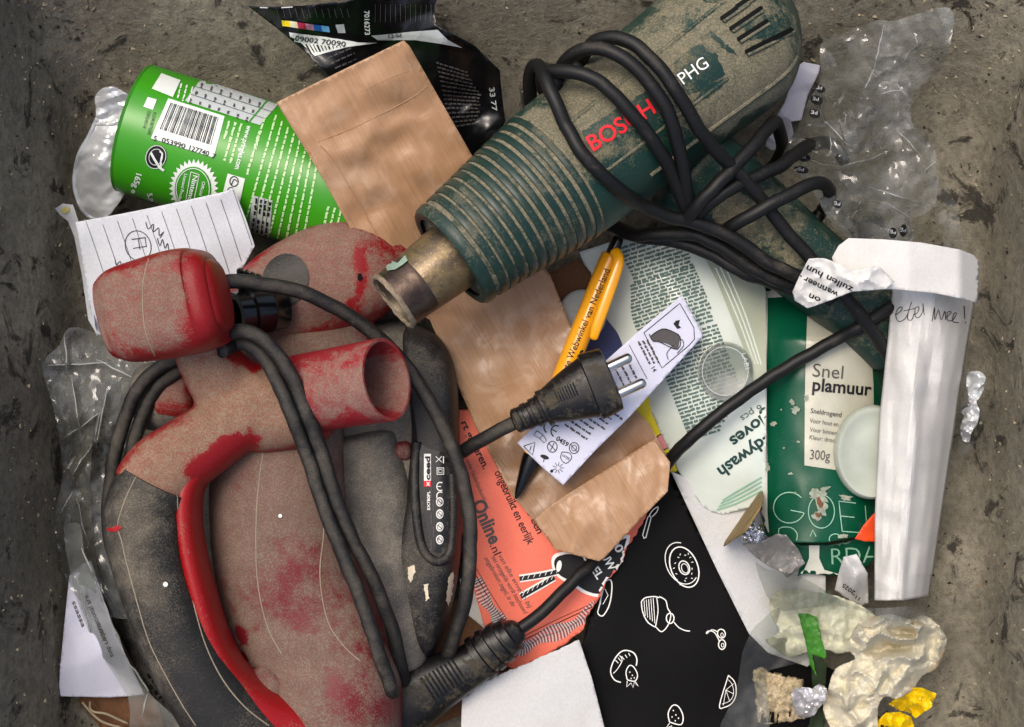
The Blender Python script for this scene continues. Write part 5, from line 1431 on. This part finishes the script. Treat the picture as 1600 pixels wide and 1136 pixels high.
# curled white paper strip with print
def strz(x, y):
    return float(np.interp(x, [1236, 1270, 1330, 1420, 1500, 1530], [.094, .104, .112, .114, .106, .088])) + .0006 * noise.noise(Vector((x / 40, y / 30, 1))) + .00010 * max(0, 30 - abs(y - 415)) * .1
ss = [(1300, 402), (1310, 384), (1326, 372), (1380, 374), (1440, 379), (1500, 390), (1522, 399), (1530, 408), (1528, 474), (1510, 468), (1460, 458), (1400, 452), (1330, 452), (1310, 440)]
o, smb_ = sheet('paper_strip', ss, strz, M['white'], 'curled white printed paper strip lying across the top of the paper roll', 'paper strip', 6, .0005)
sz2 = add(tps([(1238, 456, .100), (1268, 404, .112), (1300, 402, .117), (1330, 452, .118), (1290, 470, .107), (1262, 482, .099), (1396, 440, .1195), (1370, 418, .121), (1330, 424, .123)]), crumple(.004, 34, 9, 2))
sm2 = drape([(1238, 456), (1250, 430), (1264, 404), (1290, 404), (1310, 412), (1330, 424), (1366, 416), (1376, 418), (1397, 440), (1384, 452), (1330, 456), (1290, 472), (1262, 482), (1242, 470)], sz2, 4); so2 = sm2.build('twisted_end', M['white'], o, angle=35); solid(so2, .0004)
k = Ink(sm2, .0003)
k.text(K, 'zullen hun', 1334, 449, 9.5, 154, .016, width=80); k.text(K, 'wanneer ou', 1311, 457, 9.5, 154, .016, width=80); k.text(K, 'on', 1284, 466, 9.5, 156, .016, width=20)
k.build(o, {})
# foil scraps
def blob(name, cx, cy, rx, ry, z0, hgt, mat, label, cat, seed, amp=.25, fr=3.0, n=3, flat=True, parent=None, rot=0):
    bm = bmesh.new(); bmesh.ops.create_icosphere(bm, subdivisions=n, radius=1.0)
    s = sc(z0 + hgt / 2); m = MB(); vs = []
    for v in bm.verts:
        d = v.co.normalized()
        q = 1 + amp * (abs(noise.noise(d * fr + Vector((seed * 5.1, 0, 0)))) * 2 - .6) + amp * .8 * (noise.noise(d * fr * 2.3 + Vector((0, seed * 3.3, 0)))) + amp * .35 * noise.noise(d * fr * 6 + Vector((seed, 0, 9)))
        x, y = d.x * rx * q, d.y * ry * q; a = math.radians(rot)
        p = P(cx, cy, z0 + hgt / 2)
        vs.append(p + Vector(((x * math.cos(a) - y * math.sin(a)) * s, (x * math.sin(a) + y * math.cos(a)) * s, d.z * q * hgt / 2)))
    m.add(vs, [[v.index for v in f.verts] for f in bm.faces]); bm.free()
    o = m.build(name, mat, parent, smooth=not flat, angle=180)
    if parent is None: tag(o, label, cat)
    return o, m
sheet('foil_scrap', cs([(1512, 582), (1530, 580), (1540, 590), (1536, 612), (1526, 628), (1530, 640), (1528, 660), (1518, 676), (1514, 690), (1504, 688), (1500, 668), (1506, 650), (1500, 642), (1512, 634), (1510, 606)], 2), add(tps([(1512, 582, .052), (1540, 590, .06), (1505, 688, .04), (1530, 640, .054)]), crumple(.009, 22, 3, 2)), M['foil'], 'torn silver foil scrap on the right wall beside the paper roll', 'foil scrap', 4, .0003, angle=20)
blob('foil_ball', 1174, 832, 19, 15, .040, .014, M['foil_shiny'], 'small shiny crumpled foil ball beside the dry leaf', 'foil ball', 4, .3, 3.2, 4, rot=-10)
sheet('grey_sachet', [(1160, 850), (1190, 846), (1215, 834), (1228, 836), (1246, 858), (1258, 880), (1244, 892), (1230, 903), (1222, 894), (1200, 884), (1180, 870)], add(tps([(1160, 850, .036), (1215, 834, .056), (1258, 880, .046), (1228, 900, .042), (1205, 862, .042)]), crumple(.009, 34, 12, 2)), M['sachet'], 'opened crumpled grey sachet at the foot of the filler tube', 'sachet', 4, .0004, angle=25)
# dry leaf
lz_ = add(tps([(1132, 852, .034), (1160, 812, .040), (1188, 770, .038)]), lambda x, y: .004 * math.exp(-(((x - 1132) * .83 + (y - 852) * .56) / 10.) ** 2))
o, dm = sheet('dry_leaf', cs([(1131, 854), (1142, 830), (1152, 808), (1168, 786), (1190, 768), (1192, 786), (1180, 808), (1164, 832), (1148, 842)], 3), lz_, M['dryleaf'], 'dry brown pointed leaf left of the filler tube', 'leaf', 4, .0004)
kk = Ink(dm, .0); m = MB(); m.tube([kk.pt(*p) for p in ((1133, 851), (1150, 828), (1168, 804), (1188, 774))], .0004, 6); m.build('midrib', M['straw'], o)
# folded white slip with date
dz = add(tps([(1358 - 46, 872, .05), (1340, 866, .056), (1356, 930, .046), (1300, 918, .04), (1330, 900, .058)]), crease(.006, 34, 23, 4))
o, dm = sheet('folded_slip', [(1318, 870), (1338, 866), (1356, 896), (1357, 944), (1346, 946), (1326, 938), (1304, 922), (1310, 896)], dz, M['white2'], 'small folded white slip stamped with a date, below the filler tube', 'paper slip', 4, .0003, angle=25)
k = Ink(dm, .0003); k.text(K, '2025', 1337, 924, 6.5, 144, .015, width=22); k.text(K, '11-', 1346, 934, 6, 150, .012, width=14); k.build(o, {})
def ridges(segs):
    """narrow raised folds along line segments (x0,y0,x1,y1,height m,width px)"""
    def f(x, y):
        z = 0
        for x0, y0, x1, y1, h, w in segs:
            dx, dy = x1 - x0, y1 - y0; L2 = dx * dx + dy * dy
            t = max(0, min(1, ((x - x0) * dx + (y - y0) * dy) / L2))
            d = math.hypot(x - x0 - t * dx, y - y0 - t * dy) / w
            if d < 1: z += .6 * h * (1 - d) ** 1.2 * (1 - (2 * t - 1) ** 4 * .8)
        return z
    return f
def fold_glints(o, mb, segs, mat, r=.00028):
    k_ = Ink(mb, .0002)
    for x0, y0, x1, y1 in segs:
        m_ = MB(); pts = [k_.pt(lerp(x0, x1, t) + 3 * noise.noise(Vector((t * 3, x0, y0))), lerp(y0, y1, t) + 3 * noise.noise(Vector((t * 3, y0, x0)))) for t in np.linspace(0, 1, 9)]
        m_.tube(pts, [r * (.25 + 1.0 * math.sin(math.pi * (i + .3) / 8.6)) for i in range(9)], 6); m_.build('fold', mat, o)  # thin whitish tubes added along the folds as painted glints
def polyr(pts, h, w): return [(a[0], a[1], b[0], b[1], h, w) for a, b in zip(pts[:-1], pts[1:])]
# tissues
tz1 = add(tps([(1200, 950, .036), (1260, 940, .058), (1340, 970, .056), (1300, 1020, .052), (1220, 1000, .044), (1190, 1000, .034), (1250, 1030, .036)]), crumple(.006, 46, 51, 2), crease(.007, 50, 52, 5), crease(.0026, 18, 53, 4))
sheet('damp_tissue', cs([(1206, 930), (1240, 922), (1300, 930), (1352, 950), (1380, 980), (1350, 1010), (1310, 1022), (1296, 1016), (1270, 1016), (1236, 1028), (1212, 1014), (1196, 1000), (1218, 988), (1204, 960)], 3), tz1, M['tissue2'], 'damp crumpled tissue under clear film, left of the larger tissue', 'tissue', 3, .0006, angle=35)
base = tps([(1300, 1010, .052), (1340, 972, .070), (1400, 965, .078), (1460, 985, .066), (1478, 1010, .052), (1420, 1040, .074), (1360, 1040, .066), (1320, 1060, .06), (1290, 1110, .05), (1340, 1130, .062), (1380, 1100, .064), (1440, 1060, .056)])
folds = ridges(polyr([(1338, 1004), (1352, 978), (1390, 966), (1426, 974), (1440, 990)], .024, 13) + polyr([(1352, 1018), (1350, 998), (1378, 988), (1402, 1004), (1426, 1000), (1446, 978)], .022, 11) + polyr([(1360, 1034), (1392, 1026), (1432, 1030), (1450, 1018)], .020, 12) + polyr([(1462, 976), (1474, 1000), (1462, 1034)], .016, 13)
    + polyr([(1350, 1036), (1330, 1066), (1322, 1110)], .015, 12) + polyr([(1384, 1044), (1366, 1076), (1350, 1100)], .014, 12) + polyr([(1420, 1046), (1396, 1074), (1374, 1086)], .012, 12) + polyr([(1304, 1080), (1330, 1106), (1350, 1132)], .012, 12) + polyr([(1310, 1056), (1340, 1050), (1376, 1060)], .010, 12))
hollow = lambda x, y: -.018 * math.exp(-(((x - 1396) / 34.) ** 2 + ((y - 1012) / 11.) ** 2)) - .008 * math.exp(-(((x - 1420) / 20.) ** 2 + ((y - 988) / 8.) ** 2))
def wfold(x, y):
    q = Vector((x / 26., y / 26., 2.0))
    return 1.0 * folds(x + 9 * noise.noise(q), y + 9 * noise.noise(q + Vector((7, 3, 1))))
o, tm_ = sheet('crumpled_tissue', cs([(1326, 1014), (1332, 988), (1350, 968), (1392, 960), (1424, 968), (1446, 962), (1472, 984), (1480, 1000), (1474, 1024), (1462, 1046), (1442, 1056), (1424, 1080), (1400, 1092), (1384, 1088), (1372, 1104), (1366, 1150), (1310, 1150), (1286, 1108), (1294, 1076), (1306, 1044), (1336, 1030)], 3), add(base, wfold, hollow, crumple(.0055, 34, 61, 2), crease(.005, 40, 63, 6), crease(.0022, 15, 64, 5)), M['tissue'], 'large crumpled cream tissue with rolled folds in the bottom right corner', 'tissue', 2.6, .0006, angle=16)
# green leaf strip and dark stalk
gz = tps([(1248, 962, .066), (1280, 962, .066), (1292, 1030, .064), (1270, 1060, .058)])
sheet('green_leaf_strip', [(1247, 958), (1262, 959), (1276, 964), (1284, 1000), (1292, 1026), (1288, 1030), (1284, 1028), (1272, 1024), (1268, 1020), (1276, 1058), (1266, 1040), (1258, 1000)], add(gz, lambda x, y: .0007 * math.sin(x * .9 + y * .2)), M['leaf'], 'bright green leaf blade lying on the tissues', 'leaf', 4, .0003)
sheet('dark_leaf_stalk', [(1270, 1018), (1286, 1030), (1292, 1040), (1290, 1070), (1284, 1110), (1290, 1150), (1264, 1150), (1270, 1080), (1268, 1050)], add(tps([(1270, 1018, .058), (1292, 1040, .056), (1270, 1140, .04)]), wob(.003, 20, 4)), M['leaf_dark'], 'dark wilted leaf stalk between felt and crumpled tissue', 'leaf stalk', 5, .0006)
sheet('white_foil_scrap', cs([(1236, 1084), (1246, 1074), (1270, 1076), (1280, 1068), (1292, 1076), (1290, 1094), (1278, 1108), (1272, 1118), (1250, 1122), (1240, 1106)], 2), add(tps([(1236, 1084, .052), (1290, 1076, .058), (1250, 1122, .048), (1264, 1094, .062)]), crumple(.007, 20, 71, 2)), M['foil_white'], 'crumpled white foil scrap between felt piece and tissue', 'foil scrap', 3, .0004, angle=18)
fz3 = add(tps([(1178, 1048, .034), (1240, 1060, .040), (1240, 1130, .034), (1180, 1124, .03), (1210, 1090, .044)]), wob(.003, 10, 3), wob(.0014, 4, 5))
o, fm3 = sheet('felt_piece', torn((1178, 1046), (1250, 1064), 3, 4, 2) + torn((1250, 1064), (1258, 1124), 3, 4, 3) + torn((1258, 1124), (1184, 1128), 5, 4, 4) + torn((1184, 1128), (1178, 1046), 2, 4, 5), fz3, M['felt'], 'worn beige felt piece with charred lower edge at the bottom', 'felt', 3, .003)
k = Ink(fm3, .0006); r = random.Random(4)
for i in range(22):
    x = 1184 + i * 3.4; k.line(M['dark'], [(x, 1129), (x + r.uniform(-3, 3), 1124 - r.uniform(2, 16))], r.uniform(1.5, 4), 0)
k.build(o, {M['dark'].name: 'charred_edge'})
# yellow wrapper: two wings and a twist
yz = add(tps([(1392, 1092, .048), (1420, 1076, .058), (1462, 1082, .054), (1440, 1110, .056), (1426, 1112, .05)]), crease(.004, 26, 81, 5), crumple(.005, 16, 82, 2))
wr = thing('yellow_wrapper', P(1420, 1105, .03), 'shiny yellow sweet wrapper twisted in the bottom right corner', 'wrapper')
yo = drape([(1388, 1100), (1400, 1090), (1420, 1076), (1440, 1074), (1463, 1084), (1456, 1104), (1442, 1114), (1430, 1122), (1420, 1114), (1404, 1110)], yz, 3); y1 = yo.build('wing', M['ywrap'], wr, angle=25); solid(y1, .0003)
yo = drape([(1360, 1150), (1370, 1126), (1384, 1114), (1406, 1112), (1424, 1120), (1428, 1134), (1424, 1156)], add(tps([(1360, 1140, .05), (1406, 1112, .058), (1428, 1134, .052), (1390, 1140, .06)]), crease(.004, 26, 82, 5), crumple(.005, 16, 84, 2)), 3); y2 = yo.build('wing', M['ywrap'], wr, angle=25); solid(y2, .0003)
k = Ink(yo, .0003); k.words(K, 1376, 1136, 24, 3, -12, 3, 4, 10, 2); k.build(wr, {})

# small white paper behind the gun, top right
sheet('crumpled_white_paper', [(1205, 235), (1196, 228), (1204, 196), (1226, 160), (1240, 120), (1242, 106), (1256, 97), (1282, 102), (1280, 112), (1262, 150), (1252, 188), (1236, 190), (1240, 210), (1226, 236)], add(tps([(1205, 235, .02), (1282, 102, .032), (1242, 106, .034), (1240, 190, .026)]), crease(.006, 50, 91, 4)), M['leaflet'], 'crumpled white paper between heat gun and clear bag', 'paper', 4, .0004, angle=25)
# clear bag with printed ovals, top right
bz = add(tps([(1280, 60, .045), (1400, 30, .085), (1480, 40, .11), (1485, 100, .10), (1420, 140, .075), (1300, 120, .06), (1250, 200, .068), (1350, 220, .082), (1440, 200, .075), (1240, 260, .066), (1400, 280, .078), (1480, 300, .065), (1320, 350, .075), (1430, 370, .065), (1290, 320, .074)]), crease(.010, 140, 17, 4), crease(.005, 60, 27, 5), crease(.0018, 22, 28, 4), ridges([(1382, 36, 1366, 110, .008, 16), (1366, 110, 1345, 150, .01, 18), (1440, 60, 1405, 100, .008, 20), (1405, 100, 1350, 130, .006, 16), (1312, 262, 1398, 236, .007, 12), (1240, 226, 1300, 246, .006, 12), (1296, 206, 1298, 242, .006, 10), (1320, 170, 1316, 190, .006, 9), (1330, 340, 1346, 310, .006, 10), (1260, 200, 1290, 150, .005, 14), (1430, 142, 1460, 110, .005, 12), (1400, 210, 1440, 250, .005, 14), (1350, 290, 1440, 320, .005, 16), (1280, 180, 1330, 230, .004, 14)]))
bo2 = cs([(1282, 70), (1320, 50), (1370, 32), (1400, 32), (1450, 16), (1486, 14), (1488, 52), (1470, 110), (1430, 142), (1424, 190), (1446, 214), (1462, 240), (1466, 300), (1452, 330), (1424, 344), (1430, 372), (1400, 384), (1340, 384), (1300, 350), (1270, 300), (1240, 264), (1222, 244), (1246, 200), (1262, 160), (1284, 120)], 3)
o, bmb2 = sheet('clear_bag', bo2, bz, M['film'], 'crumpled clear plastic bag with black printed ovals, top right corner', 'plastic bag', 4.5, 0, angle=14)
fold_glints(o, bmb2, [(1382, 38, 1366, 108), (1366, 108, 1348, 146), (1442, 60, 1405, 100), (1312, 262, 1396, 236), (1312, 262, 1260, 250), (1240, 226, 1290, 244), (1296, 206, 1300, 242), (1318, 165, 1322, 195), (1330, 342, 1348, 312), (1428, 50, 1436, 74), (1400, 200, 1440, 246), (1350, 290, 1440, 318), (1280, 180, 1328, 228), (1440, 270, 1462, 252), (1400, 130, 1416, 150), (1360, 150, 1420, 138), (1385, 316, 1420, 340)], M['film_glint'])
k = Ink(bmb2, .0003); k2 = Ink(bmb2, .0006)
for x, y, rx, ry, a in ((1281, 139, 9, 6, -25), (1276, 157, 10, 7, -25), (1273, 178, 9, 7, -20), (1262, 222, 8, 7, 0), (1256, 246, 11, 6.5, -10), (1252, 265, 12, 5.5, -10), (1309, 319, 6.5, 6, -30), (1395, 364, 6, 9, 0), (1411, 360, 5.5, 10, -8), (1429, 358, 4.5, 9, 0)):
    k.circle(M['ink'], x, y, rx, ry, a); k.cut(o, 'printed_oval'); k2.text(M['can_grey'], 'PE', x + 5, y - 3, 5.5, 170, .0, width=10)
for x, y, L, a in ((1338, 200, 40, -80), (1358, 190, 44, -82), (1300, 150, 40, -60), (1310, 190, 50, -75)): k.words(M['ink_grey'], x, y, L, 2, a, x, 3, 7, 2)
for q in (k, k2): q.build(o, {M['ink'].name: 'printed_oval'})
sheet('clear_film_offcut', [(1446, 270), (1474, 280), (1496, 320), (1508, 400), (1500, 560), (1530, 600), (1520, 700), (1498, 720), (1490, 560), (1480, 400), (1460, 320)], add(tps([(1446, 270, .05), (1508, 400, .05), (1520, 700, .036), (1480, 400, .045)]), crease(.003, 60, 19, 4)), M['film_thin'], 'narrow clear film offcut between right wall and paper roll', 'plastic film', 7, 0)
# clear film over the tissues, bottom right
sheet('clear_film_sheet', cs([(1180, 880), (1210, 950), (1260, 950), (1320, 948), (1400, 970), (1440, 965), (1466, 955), (1440, 946), (1380, 950), (1330, 945), (1250, 900), (1200, 890)], 3), add(tps([(1180, 880, .046), (1260, 930, .07), (1400, 960, .094), (1466, 955, .07), (1320, 948, .08)]), crease(.004, 40, 29, 4)), M['film_hazy'], 'clear film strip stretched over the top of the tissues', 'plastic film', 5, 0, angle=50)
sheet('clear_plastic_tray', cs([(1176, 984), (1190, 970), (1220, 950), (1260, 990), (1262, 1030), (1214, 1044), (1196, 1060), (1200, 1150), (1124, 1150), (1150, 1080), (1160, 1020)], 3), add(tps([(1176, 984, .048), (1260, 990, .04), (1150, 1080, .044), (1124, 1140, .05), (1200, 1140, .046)]), crease(.003, 60, 33, 3)), M['film_hazy'], 'bent clear plastic sheet standing over the black card, bottom right', 'plastic film', 5, 0, angle=50)
# left: clear film and papers
lzf = add(tps([(80, 560, .055), (120, 520, .05), (230, 560, .05), (140, 700, .045), (90, 860, .035), (200, 700, .04), (170, 860, .04)]), crease(.006, 110, 37, 4), crease(.004, 50, 39, 5), crease(.0015, 20, 40, 4), ridges([(102, 524, 106, 580, .007, 9), (76, 570, 180, 566, .005, 10), (150, 562, 220, 596, .005, 10), (112, 590, 126, 690, .006, 12), (96, 690, 160, 640, .005, 10), (112, 744, 146, 690, .009, 10), (170, 600, 150, 700, .005, 12), (120, 780, 140, 860, .006, 12)]))
lb_o, lb_m = sheet('clear_film_bag', cs([(66, 572), (92, 540), (108, 512), (150, 520), (200, 550), (246, 560), (222, 620), (196, 700), (182, 790), (190, 880), (210, 960), (160, 960), (110, 920), (84, 820), (98, 740), (84, 640)], 3), lzf, M['film'], 'crumpled clear film bag between left wall and sander', 'plastic bag', 4, 0, angle=14)
o, lm_ = sheet('printed_white_paper', [(92, 1088), (94, 1040), (100, 980), (108, 900), (130, 880), (142, 876), (170, 960), (190, 1010), (226, 1086), (170, 1090)], add(tps([(92, 1088, .030), (108, 900, .032), (142, 876, .036), (226, 1086, .026), (150, 990, .04)]), crease(.004, 70, 43, 4)), M['leaflet'], 'crumpled white printed paper at the lower left wall', 'paper', 5, .0004, angle=30)
k = Ink(lm_, .0003); k.text(M['ink_grey'], 'international are', 166, 1000, 8, 112, .01, width=76); k.text(M['ink_grey'], 'numbers dans', 152, 975, 7, 292, .01, width=56); k.text(M['ink_grey'], 'ssassa', 112, 940, 7, 292, .01, width=44); k.build(o, {})
ls_o, ls_m = sheet('clear_film_sleeve', cs([(100, 830), (126, 820), (132, 864), (160, 940), (196, 1030), (240, 1090), (300, 1150), (210, 1150), (200, 1090), (150, 1010), (118, 930)], 3), add(tps([(100, 830, .045), (160, 940, .052), (240, 1090, .048), (300, 1150, .05), (120, 930, .042)]), crease(.005, 90, 47, 4), ridges([(128, 850, 170, 960, .008, 8), (170, 960, 232, 1086, .008, 8)])), M['film'], 'clear film sleeve over the white printed paper, lower left', 'plastic film', 4, 0, angle=14)
fold_glints(lb_o, lb_m, [(101, 524, 106, 582), (74, 571, 178, 566), (150, 562, 216, 594), (112, 590, 128, 690), (92, 690, 160, 642), (112, 744, 144, 694), (146, 690, 158, 640), (168, 604, 150, 700), (120, 780, 140, 860), (96, 800, 112, 770)], M['film_glint'], .00035)
fold_glints(ls_o, ls_m, [(128, 856, 150, 910), (150, 910, 172, 965), (172, 965, 196, 1026), (196, 1026, 232, 1080), (120, 900, 142, 990), (232, 1080, 222, 1120)], M['film_glint'], .0005)
# patterned dark net-like wrap between film and handle
nm_, nk = None, None
o, nmb = sheet('dark_wrapper', [(150, 600), (190, 590), (186, 700), (176, 780), (180, 860), (206, 960), (250, 1040), (300, 1120), (260, 1120), (210, 1040), (170, 960), (146, 860), (140, 760)], add(tps([(150, 600, .02), (180, 860, .024), (300, 1120, .022), (140, 760, .018)]), crease(.003, 40, 53, 4)), M['panel'], 'dark patterned wrapper squeezed between left wall and sander handle', 'wrapper', 6, .0005)
k = Ink(nmb, .0003)
for i in range(26): k.words(M['dark'], 146 + i * 3.6 if i > 9 else 150 + (i % 3), 640 + i * 18, 34, 4, -50, i, 4, 9, 4)
k.build(o, {M['dark'].name: 'dark_print'})
for i, pts in enumerate(([(128, 1098, .02), (140, 1112, .022), (160, 1128, .024), (190, 1136, .02)], [(140, 1096, .022), (142, 1110, .026), (166, 1116, .026), (200, 1130, .02)])):
    o = cable('plant_fibre', pts, .0007, M['straw'], None, 6, 8); tag(o, ('thin curled dry fibre nearest the left wall, below the white paper', 'thin dry fibre bending right, below the white printed paper')[i], 'fibre')
sheet('brown_card_scrap', [(120, 1094), (150, 1086), (240, 1086), (260, 1136), (160, 1140)], tps([(120, 1094, .014), (240, 1086, .016), (160, 1140, .012)]), M['carton'], 'brown card scrap below the white printed paper, lower left', 'card scrap', 9, .001)
